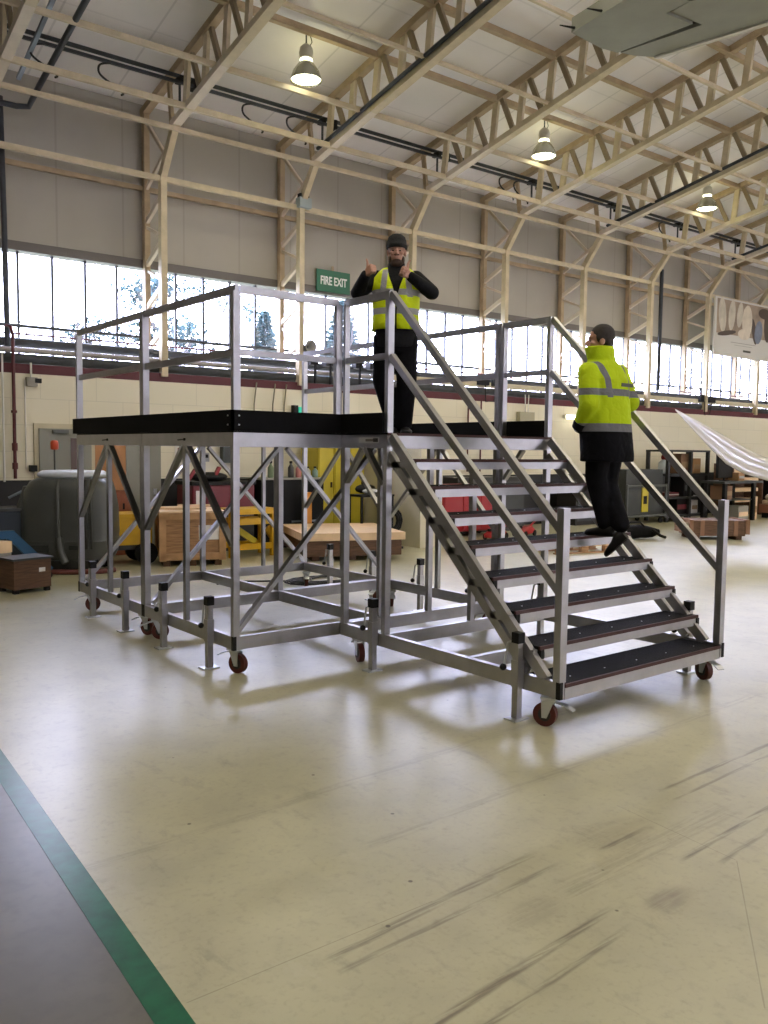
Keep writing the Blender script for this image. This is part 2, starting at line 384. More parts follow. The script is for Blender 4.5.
# ------------------------------------------------------------------ portal frames
FR_N = 18.0
def chord_z(n): return 7.05 + .2*n
def top_z(n): return 7.86 + .2*n
def make_frame(label):
    t = thing('roof_frame', label, 'roof frame', W(colS(0), 0, 0), AZ, 'cream lattice roof frames along the window wall')
    P = lambda n, z: V((0, -n, z))
    MB().beam(P(0, 3.0), P(0, 6.45), .13, .11, (1, 0, 0)).build('inner_column', STEEL, t)
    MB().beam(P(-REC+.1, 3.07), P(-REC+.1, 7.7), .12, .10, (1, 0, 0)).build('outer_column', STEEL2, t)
    m_ = MB(); z = 6.1; up = False
    prof = []
    while z > 3.3:
        m_.beam(P(0, z), P(-REC+.1, z-.33), .06, .085); m_.beam(P(-REC+.1, z-.40), P(0, z-.69), .045, .05); z -= .76
    m_.beam(P(-REC+.1, 6.35), P(.25, 6.85), .05, .07); m_.beam(P(-REC+.12, 7.55), P(.12, 6.75), .05, .06)
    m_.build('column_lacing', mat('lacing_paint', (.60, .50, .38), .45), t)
    MB().beam(P(-.02, 6.38), P(.60, 7.2), .13, .11, (1, 0, 0)).build('knee', STEEL, t)
    MB().beam(P(.5, 7.13), P(2.3, chord_z(2.3)), .15, .10).build('lower_chord', mat('chord_paint', (.62, .53, .42), .45, 0, .08, 5), t)
    MB().beam(P(2.3, chord_z(2.3)), P(FR_N, chord_z(FR_N)), .15, .10).build('lower_chord', STEEL, t)
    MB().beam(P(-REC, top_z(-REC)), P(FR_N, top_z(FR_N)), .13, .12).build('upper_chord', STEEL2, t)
    mb = MB(); mb.bb((-.085, -2.55, chord_z(2.3)-.07), (.085, -2.05, chord_z(2.3)+.055))
    n = .95
    k = 0
    while n < 13:
        MB().beam(P(n, chord_z(n)), P(n+.10, top_z(n+.1)), .06, .13, (0, 1, 0)).build('web_post', STEEL, t)
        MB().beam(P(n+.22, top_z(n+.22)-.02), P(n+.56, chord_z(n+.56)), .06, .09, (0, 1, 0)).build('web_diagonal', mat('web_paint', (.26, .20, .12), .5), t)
        n += .69; k += 1
    MB().beam(P(.42, 7.12), P(.30, top_z(.3)), .055, .09, (0, 1, 0)).build('web_post', STEEL2, t)
    return t
ords = ['leftmost', 'second', 'third', 'fourth', 'fifth', 'sixth', 'seventh', 'eighth', 'ninth', 'tenth', 'eleventh']
notes = {-1: 'cut off by the top left corner of the photo', 0: 'whose column stands between the left platform handrail posts', 1: 'with a small grey box at its knee', 2: 'rising behind the man in the black hat',
         3: 'its column seen above the far handrail post', 4: 'its column just left of the man in the yellow coat', 5: 'its column just right of the man in the yellow coat', 6: 'its column touching the left edge of the poster', 7: 'its column behind the right side of the poster'}
fr = make_frame('first')
for i in range(-1, 12):
    lab = 'cream steel lattice roof frame, ' + notes.get(i, 'number %d beyond the poster' % (i-7))
    if i > 7: lab = 'cream steel lattice roof frame beyond the poster, %s along' % ['first', 'second', 'third', 'fourth'][i-8]
    o = fr if i == -1 else dup(fr, lab)
    o['label'] = lab; o.location = W(colS(i), 0, 0)

# longitudinal steel
def rail_long(name, label, n, z, w_, h, m_, a=S0+.05, b_=S1-.05, cat='steel beam', group=None):
    return tag(MB().bb((a, -n-w_/2, z-h/2), (b_, -n+w_/2, z+h/2)).build(name, m_, None, MB_BUILD), label, cat, group)
rail_long('wall_rail', 'cream rail joining the inner columns at half height, above the window', .0, 6.37, .07, .09, STEEL)
rail_long('wall_rail', 'tan rail fixed to the upper cladding behind the columns', -REC+.06, 6.37, .06, .08, STEEL2)
rail_long('roof_rail', 'cream rail along the knees of the frames, lower of the pair over the wall', .56, 7.05, .06, .07, STEEL)
rail_long('roof_rail', 'cream rail just inside the knees, upper of the pair over the wall', 1.08, 7.24, .06, .09, STEEL)
rail_long('roof_rail', 'cream rail at the splices of the lower chords, passing under the lamps', 2.08, 7.55, .06, .08, STEEL)
rail_long('roof_rail', 'thin cream rail higher up the slope, on the lower chords beyond the lamps', 3.75, 7.86, .05, .06, STEEL)
rail_long('roof_rail', 'thin cream rail running to the tip of the aircraft wing', 5.5, 8.2, .05, .06, STEEL)
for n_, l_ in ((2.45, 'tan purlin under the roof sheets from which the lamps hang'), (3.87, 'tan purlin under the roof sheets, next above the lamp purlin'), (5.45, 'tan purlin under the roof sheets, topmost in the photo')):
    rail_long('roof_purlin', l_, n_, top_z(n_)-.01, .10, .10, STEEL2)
# conduits under the roof
tag(MB().tube([(S0+.1, -.72, 7.84), (S1-.1, -.72, 7.84)], .034).build('ceiling_pipe', DARKM, None, MB_BUILD), 'dark pipe, upper of the pair running under the roof by the wall', 'pipe')
t = thing('cable_trunking', 'dark cable trunking, lower of the pair running under the roof by the wall', 'trunking', O_, AZ)
MB().bb((S0+.1, -.82, 7.69), (S1-.1, -.77, 7.735)).build('channel', DARKM, t)
for i in range(-1, 12):
    s = colS(i); MB().bb((s-.06, -.86, 7.72), (s+.01, -.66, 7.80)).build('clamp', BLKP, t); MB().bb((s-.045, -.80, 7.38), (s-.015, -.77, 7.74)).build('hanger', DARKM, t); MB().bb((s+.20, -.86, 7.66), (s+.25, -.68, 7.82)).build('clamp', BLKP, t)
# black trunking fixed along some lower chords
for i, l_ in ((1, 'dark conduit along the lower chord of the frame left of the fire exit sign'), (4, 'dark conduit along the lower chord of the fifth visible frame'), (6, 'dark conduit along the lower chord of the frame by the poster')):
    s = colS(i)-.11
    tag(MB().tube([W(s, .75, chord_z(.75)+.06), W(s, 14, chord_z(14)+.06)], .035).build('chord_conduit', DARKM), l_, 'conduit')
# left pipe with the elbow
tag(MB().tube([W(4.0, 4.2, 8.0), W(4.0, 2.57, 7.66), W(4.0, .4, 7.24), W(4.0, .02, 7.16), W(3.98, -.12, 7.08), W(3.8, -.14, 7.05), W(1.0, -.15, 7.05)], .045).build('elbow_pipe', DARKM), 'dark pipe coming down the roof and turning left at an elbow, top left corner', 'pipe')
tag(MB().beam(W(3.82, 2.0, 8.0), W(3.72, .3, 7.3), .06, .05).build('cable_strut', GREYM), 'short grey steel strut beside the elbow pipe', 'strut')
def cable(pts, label, r=.014):
    P = [V(p) for p in pts]; out = []
    for i in range(len(P)-1):
        p0 = P[max(i-1, 0)]; p1 = P[i]; p2 = P[i+1]; p3 = P[min(i+2, len(P)-1)]
        for k in range(6):
            t_ = k/6; out.append(.5*((2*p1)+(p2-p0)*t_+(2*p0-5*p1+4*p2-p3)*t_*t_+(3*p1-p0-3*p2+p3)*t_**3))
    out.append(P[-1])
    return tag(MB().tube(out, r, 6).build('hanging_cable', CABLE), label, 'cable')
for (sa, lab) in ((3.95, 'black cable looping from the trunking near the elbow pipe'), (4.95, 'black cable drooping from the trunking between the two left frames'), (7.42, 'black cable drooping in an arc just right of the second frame'), (8.30, 'black cable hanging by the third frame, left of the fire exit sign'), (13.6, 'left one of the two looped cables right of the man in the hat'), (14.05, 'right one of the two looped cables right of the man in the hat'), (19.35, 'looped black cable above the man in the yellow coat')):
    cable([W(sa, .8, 7.70), W(sa-.17, .82, 7.62), W(sa-.18, .85, 7.47), W(sa+.02, .85, 7.36), W(sa+.16, .9, 7.26), W(sa+.12, .95, 7.20)], lab, .017)
# small grey box on the second column
t = thing('camera_box', 'small grey box with black knobs on a column knee above the fire exit sign', 'junction box', W(colS(1)+.02, .08, 6.45), AZ)
MB().box((0, 0, 0), (.26, .16, .18)).build('housing', mat('box_grey', (.33, .38, .38), .5), t)
MB().box((-.06, 0, .13), (.10, .1, .07)).box((.08, 0, .12), (.05, .06, .06)).build('fitting', BLKP, t)

# high-bay lamps
GLOW = mat('lamp_glow', (1, 1, .8), .5, emit=(1.0, .98, .72), es=5)
def make_lamp(label, s):
    t = thing('bay_lamp', label, 'ceiling lamp', W(s, 2.33, 7.75), AZ, 'round bell lamps under the roof')
    MB().lathe((0, 0, 0), [(.10, .16), (.14, .12), (.21, .02), (.25, -.10), (.255, -.125), (.24, -.12), (.2, .01), (.12, .10), (.09, .12)], 28).build('shade', mat('lamp_shade', (.5, .5, .42), .25, .7), t)
    MB().ball((0, 0, -.095), (.235, .235, .045), 12).build('diffuser', GLOW, t)
    MB().lathe((0, 0, 0), [(.10, .14), (.10, .20), (.06, .22)], 20).build('collar', GLOW, t)
    MB().lathe((0, 0, 0), [(.03, .18), (.10, .22), (.115, .30), (.10, .38), (.05, .43), (.0, .44)], 20).build('gear_housing', mat('lamp_cap', (.55, .52, .42), .4), t)
    MB().tube([(0, 0, .42), (0, 0, .70)], .012, 8).build('hook', DARKM, t)
    MB().tube([(.05, 0, .40), (.11, 0, .5), (.07, 0, .6), (.1, 0, .68)], .007, 6).build('flex', CABLE, t)
    l = D.lights.new('lamp_light', 'SPOT'); l.energy = 130; l.color = (1, .93, .68); l.spot_size = 2.7; l.spot_blend = .6; l.shadow_soft_size = .2
    lo = D.objects.new('lamp_light', l); COL.objects.link(lo); lo.parent = t; lo.location = (0, 0, -.17)
    l2 = D.lights.new('lamp_spill', 'POINT'); l2.energy = 7; l2.color = (1, .95, .5); l2.shadow_soft_size = .05
    lo2 = D.objects.new('lamp_spill', l2); COL.objects.link(lo2); lo2.parent = t; lo2.location = (.28, .22, .0)
    return t
lamp = make_lamp('bell-shaped roof lamp at the left, nearest and largest of the three', 7.56)
dup(lamp, 'bell-shaped roof lamp in the middle of the three', W(13.14, 2.33, 7.75))
dup(lamp, 'bell-shaped roof lamp at the right, furthest and smallest of the three', W(18.91, 2.33, 7.75))

# ------------------------------------------------------------------ wall services
def wallrun(name, label, n, z, r, m_, a=S0+.1, b_=S1-.1, cat='pipe'):
    return tag(MB().tube([(a, -n, z), (b_, -n, z)], r, 12).build(name, m_, None, MB_BUILD), label, cat)
wallrun('lagged_pipe', 'dark lagged pipe directly under the window glass', -.28, 3.42, .075, LAG)
wallrun('heating_pipe', 'pale grey pipe below the dark lagged pipe, above the red stripe', -.10, 3.28, .045, LAG2)
wallrun('lagged_pipe', 'thick black lagged pipe resting just above the red stripe', -.12, 3.15, .08, LAG)
wallrun('sprinkler_pipe', 'thin dark red pipe running across the foot of the window', -.45, 3.58, .016, REDP, 3.6)
tag(MB().bb((10.8, .05, 3.24), (S1-.1, .13, 3.36)).build('cable_tray', CREAMP, None, MB_BUILD), 'cream cable tray along the wall ledge right of the pier', 'cable tray')
m_ = MB()
t = thing('pipe_bracket', 'row of black pipe brackets on the wall ledge behind the man in the hat', 'bracket', O_, AZ)
for k in range(8):
    s = 9.25+.36*k
    q = MB(); q.bb((s, -.05, 3.06), (s+.025, 0, 3.5)); q.bb((s-.09, -.03, 3.42), (s+.09, .12, 3.56)); q.build('bracket', BLKP, t)
for k, (s, lab) in enumerate(((13.7, 'black twin junction box on the cable tray beside the far handrail post'), (22.6, 'black twin junction box on the cable tray below the poster'))):
    t = thing('junction_box', lab, 'junction box', O_, AZ)
    MB().bb((s, -.02, 3.28), (s+.34, .05, 3.48)).build('housing', BLKP, t); MB().bb((s+.46, -.02, 3.28), (s+.8, .05, 3.46)).build('housing', BLKP, t)
    MB().tube([(s+.2, -.03, 3.3), (s+.2, -.05, 2.9), (s+.45, -.05, 2.92), (s+.6, -.03, 3.28)], .012, 6).build('lead', CABLE, t)
# downpipe in front of the sixth column
tag(MB().tube([W(colS(5)+.33, .1, 3.5), W(colS(5)+.33, .1, 6.75)], .05).build('down_pipe', DARKM), 'dark vertical pipe right of the man in the yellow coat', 'pipe')
tag(MB().tube([W(3.62, -.2, 3.1), W(3.60, -.2, 5.3), W(3.6, -.3, 7.2)], .045).build('down_pipe', DARKM), 'dark vertical pipe at the left edge of the photo', 'pipe')
# red riser
t = thing('sprinkler_riser', 'dark red vertical pipe on the cream wall at the left', 'pipe', O_, AZ)
MB().tube([(3.62, -.10, 1.25), (3.62, -.10, 3.5), (3.60, -.06, 3.62), (3.55, 0, 3.64)], .027, 12).build('riser', REDP, t)
MB().cyl((3.62, -.1, 1.75), .042, .12).cyl((3.62, -.1, 1.45), .042, .1).cyl((3.62, -.1, 2.3), .045, .04).build('coupling', mat('riser_fitting', (.1, .02, .02), .5), t)
MB().bb((3.85, -.12, 1.36), (3.95, 0, 1.46)).build('valve_box', BLKP, t)
tag(MB().tube([W(3.47, .05, 1.2), W(3.47, .05, 3.2)], .016).build('white_conduit', WHITEP), 'thin white conduit left of the red riser pipe', 'conduit')
tag(MB().tube([W(3.80, .05, 1.4), W(3.80, .05, 2.8)], .012).build('white_conduit', WHITEP), 'thin pale conduit right of the red riser pipe', 'conduit')
t = thing('wall_light', 'small grey wall lamp on the red stripe at the left', 'wall light', W(3.9, .02, 2.78), AZ)
MB().box((0, -.04, 0), (.16, .1, .14)).build('housing', mat('light_body', (.3, .28, .24), .5), t)
MB().box((.09, -.06, .02), (.1, .08, .07)).build('head', BLKP, t); MB().tube([(0, -.02, .06), (0, -.02, .3)], .016).build('stem', WHITEP, t)
for s, z0, lab in ((7.95, 1.9, 'left one of the thin cables hanging below the red stripe'), (8.35, 1.9, 'middle one of the thin cables hanging below the red stripe'), (8.6, 1.9, 'right one of the thin cables hanging below the red stripe')):
    tag(MB().tube([W(s, .04, 3.0), W(s-.05, .04, 2.6), W(s-.06, .04, z0)], .012, 6).build('wall_cable', mat('pale_cable', (.25, .23, .17), .6)), lab, 'cable')
t = thing('emergency_light', 'small green and black emergency box beside the far handrail post', 'emergency light', W(8.85, .05, 2.52), AZ)
MB().box((-.07, 0, 0), (.1, .1, .18)).build('housing', BLKP, t); MB().box((.06, -.02, 0), (.14, .1, .12)).build('lens', mat('green_lens', (.02, .5, .36), .4, emit=(.02, .6, .4), es=.4), t)
t = thing('loudspeaker_horn', 'small round grey loudspeaker horn on the ledge behind the left rails', 'loudspeaker', W(9.02, .1, 3.74), AZ)
MB().lathe((0, 0, 0), [(.03, 0), (.05, .06), (.12, .14), (.13, .145), (.11, .12), (.05, .05)], 18, Matrix.Rotation(PI/2, 4, 'X')).build('horn', mat('horn_grey', (.35, .35, .34), .4), t)
MB().box((0, .08, -.02), (.12, .14, .12)).box((0, .05, -.2), (.03, .03, .3)).build('driver', mat('horn_dark', (.08, .08, .08), .4), t)
t = thing('strip_light', 'lit fluorescent strip light on the wall left of the man in the yellow coat', 'wall light', W(16.95, .1, 2.65), AZ)
MB().box((0, .03, 0), (.7, .1, .09)).build('housing', WHITEP, t)
MB().box((0, -.05, -.01), (.66, .06, .10)).build('tube', mat('strip_glow', (1, 1, .9), .5, emit=(1, .95, .75), es=6), t)
for s, lab in ((13.35, 'left one of the two red drop pipes, right of the man in the hat'), (13.75, 'right one of the two red drop pipes, with a round valve')):
    t = thing('red_drop_pipe', lab, 'pipe', O_, AZ)
    MB().tube([(s, -.06, 1.3), (s, -.06, 2.95)], .018, 8).build('pipe', REDP, t)
    if s > 13.5: MB().cyl((s, -.09, 2.3), .07, .04, 'y').build('valve', mat('brass', (.4, .35, .1), .4, .5), t)
t = thing('electrical_box', 'cream electrical box on the wall beyond the far handrail post', 'electrical box', W(15.2, .08, 2.5), AZ)
MB().box((0, 0, 0), (.5, .12, .42)).build('housing', mat('box_cream', (.42, .39, .27), .5), t); MB().tube([(-.03, -.02, .2), (-.05, -.02, .62)], .012).tube([(.06, -.02, .2), (.07, -.02, .62)], .012).build('conduit', WHITEP, t)
t = thing('electrical_box', 'small grey control box on the cream wall under the left platform', 'electrical box', W(6.9, .04, 1.6), AZ)
MB().box((0, 0, 0), (.12, .08, .16)).build('housing', mat('box_lgrey', (.3, .31, .3), .5), t); MB().box((0, -.05, .02), (.06, .02, .06)).build('display', BLKP, t)
t = thing('electrical_box', 'dark wall cabinet on the cream wall behind the left platform', 'electrical box', W(7.35, .09, 1.75), AZ)
MB().box((0, 0, 0), (.3, .14, .5)).build('housing', mat('box_dark', (.05, .065, .06), .4), t); MB().box((0, -.075, 0), (.24, .01, .42)).build('door', DGREY, t)
t = thing('door_notice', 'white notice on the cream wall behind the left platform', 'notice', W(6.4, .03, 1.6), AZ)
MB().box((0, 0, 0), (.16, .01, .5)).build('sheet', WHITEP, t); MB().box((0, -.008, .12), (.06, .004, .09)).build('print', mat('notice_red', (.3, .05, .05), .5), t)

# fire exit sign
t = thing('fire_exit_sign', 'green sign reading FIRE EXIT in white capitals', 'sign', W(10.19, -REC+.09, 5.25), AZ)
MB().box((0, 0, 0), (.83, .03, .44)).build('panel', mat('sign_green', (.004, .12, .055), .4), t)
MB().box((0, .03, .26), (.04, .03, .12)).build('hanger', STEEL2, t)
def text(txt, size, loc, parent, m_, rot=(PI/2, 0, 0), name='lettering', sx=1, ext=.003, bold=0):
    c = D.curves.new(name, 'FONT'); c.body = txt; c.size = size; c.align_x = 'CENTER'; c.align_y = 'CENTER'; c.extrude = ext; c.offset = bold
    o = D.objects.new(name, c); COL.objects.link(o); o.data.materials.append(m_); o.parent = parent; o.location = loc; o.rotation_euler = rot; o.scale = (sx, 1, 1)
    bpy.context.view_layer.update(); me = D.meshes.new_from_object(o); D.objects.remove(o)
    o = D.objects.new(name, me); COL.objects.link(o); o.parent = parent; o.location = loc; o.rotation_euler = rot; o.scale = (sx, 1, 1)
    return o
text('FIRE EXIT', .235, (0, -.018, -.005), t, mat('sign_white', (.8, .82, .8), .5), sx=.68, bold=.006)

# poster with a photo of a figure and chairs
t = thing('wall_poster', 'large white poster with a brown and cream photograph hung on the columns at right', 'poster', W(24.5, .16, 5.5), AZ)
PW, PH = 3.15, 1.68
MB().box((0, 0, 0), (PW, .05, PH)).build('panel', mat('poster_white', (.62, .60, .55), .4), t)
q = MB()
def rect(c0, c1, r0, r1, d=-.03): q.bb((-PW/2+c0*PW, d-.004, PH/2-r1*PH), (-PW/2+c1*PW, d, PH/2-r0*PH))
MB().bb((-PW/2+.03*PW, -.03, PH/2-.62*PH), (PW/2-.01*PW, -.026, PH/2-.03*PH)).build('photo_ground', mat('poster_tan', (.32, .24, .17), .5, 0, .5, 1.6), t)
def blob(mb, cx, cz, rx, rz, d, rot=0):
    n = 18; pts = []
    for j in range(n):
        a = 2*PI*j/n; x = rx*math.cos(a); z = rz*math.sin(a)
        pts.append((-PW/2+cx*PW+x*math.cos(rot)-z*math.sin(rot), PH/2-cz*PH+x*math.sin(rot)+z*math.cos(rot)))
    mb.add([(p[0], d, p[1]) for p in pts]+[(p[0], d+.003, p[1]) for p in pts], [tuple(range(n)), tuple(range(n, 2*n))[::-1]]+[(i, (i+1) % n, n+(i+1) % n, n+i) for i in range(n)])
q = MB(); blob(q, .12, .3, .2, .5, -.033, .1); blob(q, .28, .28, .18, .45, -.034, -.1); blob(q, .42, .25, .16, .38, -.033, -.15); q.build('photo_curtain', mat('poster_cream', (.55, .50, .40), .5, 0, .2, 3), t)
q = MB(); blob(q, .55, .35, .28, .5, -.036, -.05); blob(q, .50, .58, .34, .16, -.037); blob(q, .52, .22, .14, .2, -.037); q.build('photo_figure', mat('poster_pale', (.66, .58, .46), .5, 0, .15, 4), t)
for a_ in ((.93, .36, .22, .5, -.032, 0), (.2, .60, .5, .07, -.038, .15), (.86, .15, .35, .16, -.035), (.68, .5, .12, .4, -.035, .3)):
    q = MB(); blob(q, *a_); q.build('photo_dark_patch', mat('poster_dark', (.07, .045, .03), .5), t)
q = MB(); blob(q, .76, .5, .22, .36, -.039, -.2); q.build('photo_cloth', mat('poster_blue', (.17, .20, .27), .5, 0, .2, 4), t)
MB().bb((.0, -.03, -.66), (.42, -.026, -.60)).build('caption_bar', mat('poster_bar', (.05, .05, .03), .5), t)
MB().bb((-.7, -.03, -.42), (.7, -.027, -.405)).bb((-.5, -.03, -.49), (.5, -.027, -.48)).build('caption_rule', mat('poster_rule', (.3, .28, .24), .5), t)

# ------------------------------------------------------------------ work platforms
def rectpost(mb, x, y, z0, z1, wx=.055, wy=.045): mb.bb((x-wx/2, y-wy/2, z0), (x+wx/2, y+wy/2, z1)); return mb
ZD, ZT, ZM, ZTT, ZB, ZR0, ZR1 = 1.905, 3.005, 2.50, 2.063, 1.786, .203, .306
XR = 2.94
def caster(parent, x, y, ang, pedal=True, r=.078, name='caster', wm=RUB):
    c = D.objects.new(name, None); COL.objects.link(c); c.parent = parent; c.location = (x, y, 0); c.rotation_euler = (0, 0, ang)
    w_ = MB(); w_.cyl((-.03, 0, r), r, .045, 'y', 24); w_.build('wheel', wm, c)
    MB().cyl((-.03, 0, r), r*.55, .05, 'y', 16).build('hub', RUBB, c)
    f = MB(); f.bb((-.05, -.05, ZR0-.02), (.05, .05, ZR0-.005)); f.cyl((0, 0, ZR0-.028), .035, .02)
    for sg in (-1, 1):
        f.add([(-.045, sg*.028, r-.02), (-.012, sg*.028, r-.02), (.035, sg*.028, ZR0-.03), (-.05, sg*.028, ZR0-.03), (-.045, sg*.034, r-.02), (-.012, sg*.034, r-.02), (.035, sg*.034, ZR0-.03), (-.05, sg*.034, ZR0-.03)],
              [(0, 1, 2, 3), (7, 6, 5, 4), (0, 4, 5, 1), (1, 5, 6, 2), (2, 6, 7, 3), (3, 7, 4, 0)])
    f.build('fork', ZINC, c)
    if pedal: MB().beam((.03, 0, .17), (.12, 0, .15), .05, .008).beam((.11, 0, .15), (.16, 0, .125), .06, .006).build('brake_pedal', ZINC, c)
    return c
def jack(parent, x, y, side):   # levelling jack bolted outside a base rail; side = outward x
    c = D.objects.new('levelling_jack', None); COL.objects.link(c); c.parent = parent; c.location = (x, y, 0)
    MB().bb((-.024, -.024, .012), (.024, .024, .52)).build('jack_leg', ALU, c)
    MB().bb((-.03, -.03, .22), (.03, .03, .40)).build('jack_sleeve', ALU, c)
    MB().bb((-.031, -.031, .515), (.031, .031, .585)).build('jack_cap', BLKP, c)
    MB().bb((-.07, -.05, 0.0), (.07, .05, .012)).cyl((.045, .03, .02), .01, .02, n=8).build('base_plate', ZINC, c)
    MB().tube([(0, .03, .53), (0, .09, .50), (0, .12, .34)], .008, 8).build('crank_rod', ZINC, c)
    MB().ball((-.01, .12, .33), .024, 8).build('crank_knob', BLKP, c)
    return c
def platform(y0, label, with_front):
    y1 = y0+1.72
    t = thing('work_platform', label, 'work platform', (0, 0, 0), 0, 'aluminium platform sections on castors')
    e = .003
    a, b_ = y0+e, y1-e
    deck = MB(); deck.bb((.045, a, ZB), (XR-.045, a+.045, ZD-.012)); deck.bb((.045, b_-.045, ZB), (XR-.045, b_, ZD-.012)); deck.bb((0, a, ZB), (.045, b_, ZD-.012)); deck.bb((XR-.045, a, ZB), (XR, b_, ZD-.012))
    for x in (.75, 1.47, 2.2): deck.bb((x-.02, a+.045, ZB+.02), (x+.02, b_-.045, ZD-.012))
    deck.build('deck_frame', ALU, t)
    MB().bb((.004, a+.002, ZD-.012), (XR-.004, b_-.002, ZD)).build('deck_board', [GRIP], t)
    # base frame
    bs = MB(); hw = .045
    bs.bb((0, a, ZR0), (hw, b_, ZR1)); bs.bb((XR-hw, a, ZR0), (XR, b_, ZR1)); bs.bb((1.47-hw/2, a+hw, ZR0), (1.47+hw/2, b_-hw, ZR1))
    bs.bb((hw, a, ZR0), (XR-hw, a+hw, ZR1)); bs.bb((hw, b_-hw, ZR0), (XR-hw, b_, ZR1))
    bs.build('base_frame', ALU, t)
    # corner legs, mid legs
    for x in (.0275, 1.47, XR-.0275):
        for y in (a+.0225, b_-.0225):
            rectpost(MB(), x, y, ZR1, ZB).build('leg', ALU, t)
    for x in (.0225, XR-.0225):
        rectpost(MB(), x, (a+b_)/2, ZR1, ZB, .04, .05).build('middle_leg', ALU2, t)
        for yy in (a+.05, b_-.05):
            MB().beam((x, (a+b_)/2+math.copysign(.04, yy-(a+b_)/2), ZB), (x, yy, 1.02), .035, .05, (1, 0, 0)).build('brace', ALU2, t)
        hb = MB(); hb.cyl((x-.02*(1 if x < 1 else -1)-.0, (a+b_)/2-.03, ZB+.055), .012, .03, 'x', 10); hb.tube([(x-.03 if x < 1 else x+.03, (a+b_)/2-.03, ZB+.055), (x-.03 if x < 1 else x+.03, (a+b_)/2+.09, ZB+.05)], .006, 6); hb.build('latch', BLKP, t)
    # long braces across the section
    for y in ((a+.07, b_-.07) if with_front else (b_-.07,)):
        for x in (.06, XR-.06):
            MB().beam((x, y, ZR1+.02), (1.47+math.copysign(.05, x-1.47), y, ZB-.01), .035, .055, (0, 1, 0)).build('long_brace', ALU, t)
    rectpost(MB(), 2.3, b_-.0225, ZR1, ZB, .04, .04).build('middle_leg', ALU2, t)
    # castors
    for x, y, an in ((.07, a+.10, .4), (.07, b_-.14, 1.2), (XR-.07, a+.12, 2.0), (XR-.07, b_-.14, 2.6), ):
        caster(t, x, y, an+PI/2)
    for x, sd in ((-.035, -1), (XR+.035, 1)):
        for dy in (.34, 1.20): jack(t, x, y0+dy, sd)
    for x in (-.004, XR-.026): 
        for y in (a-.002, b_-.028): MB().bb((x, y, ZR0-.004), (x+.03, y+.030, ZR1+.004)).build('end_cap', BLKP, t)
    # toe boards
    tb = MB(); tb.bb((-.03, y0-(.03 if with_front else 0), ZD), (-.008, y1, ZTT)); tb.build('toe_board', BLK, t)
    MB().bb((XR+.008, y0, ZD), (XR+.03, y1, ZTT)).build('toe_board', BLK, t)
    # handrails along both long sides
    for x, px in ((.0, .03), (XR, XR-.03)):
        for y in (a+.016, b_-.016): rectpost(MB(), px, y, ZD, ZT-.045, .06, .042).build('handrail_post', ALU, t)
        MB().bb((px-.015, a, ZT-.058), (px+.015, b_, ZT)).build('top_rail', ALU, t)
        MB().bb((px-.014, a+.03, ZM-.025), (px+.014, b_-.03, ZM+.03)).build('middle_rail', ALU, t)
    return t
p1 = platform(0, 'near half of the raised aluminium platform, on castors, with black toe boards', True)
p2 = platform(1.72, 'far half of the raised aluminium platform, its left end above the floor scrubber', False)
# front rail of near section between C and D
XD = 1.0145
MB().bb((-.03, -.03, ZD), (XD, -.008, ZTT)).build('toe_board', BLK, p1)
MB().bb((.06, .002, ZT-.058), (XD-.03, .032, ZT)).build('top_rail', ALU, p1)
MB().bb((.06, .004, ZM-.02), (XD-.03, .032, ZM+.028)).build('middle_rail', ALU, p1)
rectpost(MB(), XD-.03, .016, ZD, ZT-.045, .058, .042).build('handrail_post', ALU, p1)
MB().cyl((-.032, .03, 1.95), .006, .01, 'x', 8).cyl((-.032, .03, 2.02), .006, .01, 'x', 8).cyl((.03, -.032, 1.95), .006, .01, 'y', 8).cyl((.03, -.032, 2.02), .006, .01, 'y', 8).build('rivet', ZINC, p1)
# far end of far section
MB().bb((-.03, 3.448, ZD), (XR+.03, 3.47, ZTT)).build('toe_board', BLK, p2)

# ------------------------------------------------------------------ access stair
YE, YS = -.6057, -2.3785
st = thing('access_stair', 'wide aluminium staircase on castors with eight black treads and handrails', 'staircase', (0, 0, 0))
GO = .2192; RISE = (ZD-.2909)/8
X0, X1 = XD, XR+.03
g = MB(); g.bb((X0+.045, YE, ZB), (X1-.045, YE+.045, ZD-.012)); g.bb((X0+.045, -.05, ZB), (X1-.045, -.006, ZD-.012)); g.bb((X0, YE, ZB), (X0+.045, -.006, ZD-.012)); g.bb((X1-.045, YE, ZB), (X1, -.006, ZD-.012)); g.build('landing_frame', ALU, st)
MB().bb((X0+.004, YE+.0, ZD-.012), (X1-.004, -.004, ZD)).build('landing_board', GRIP, st)
MB().bb((X0+.004, YE-.012, ZD-.02), (X1-.004, YE, ZD+.002)).build('landing_nosing', GRIPEDGE, st)
MB().bb((X0-.03, YE+.02, ZD), (X0-.008, -.03, ZTT)).build('toe_board', BLK, st)
MB().bb((X1+.008, YE+.02, ZD), (X1+.03, 0, ZTT)).build('toe_board', BLK, st)
MB().bb((X0-.002, YE+.1, ZB+.04), (X0-.0005, YE+.36, ZB+.085)).build('name_plate', mat('plate_grey', (.5, .5, .48), .4), st)
MB().bb((X0-.0035, YE+.12, ZB+.052), (X0-.002, YE+.27, ZB+.072)).build('plate_print', mat('plate_print', (.16, .14, .13), .5), st)
MB().bb((X0-.0035, YE+.11, ZB+.048), (X0-.002, YE+.17, ZB+.078)).build('plate_mark', mat('plate_dark', (.05, .05, .05), .5), st)
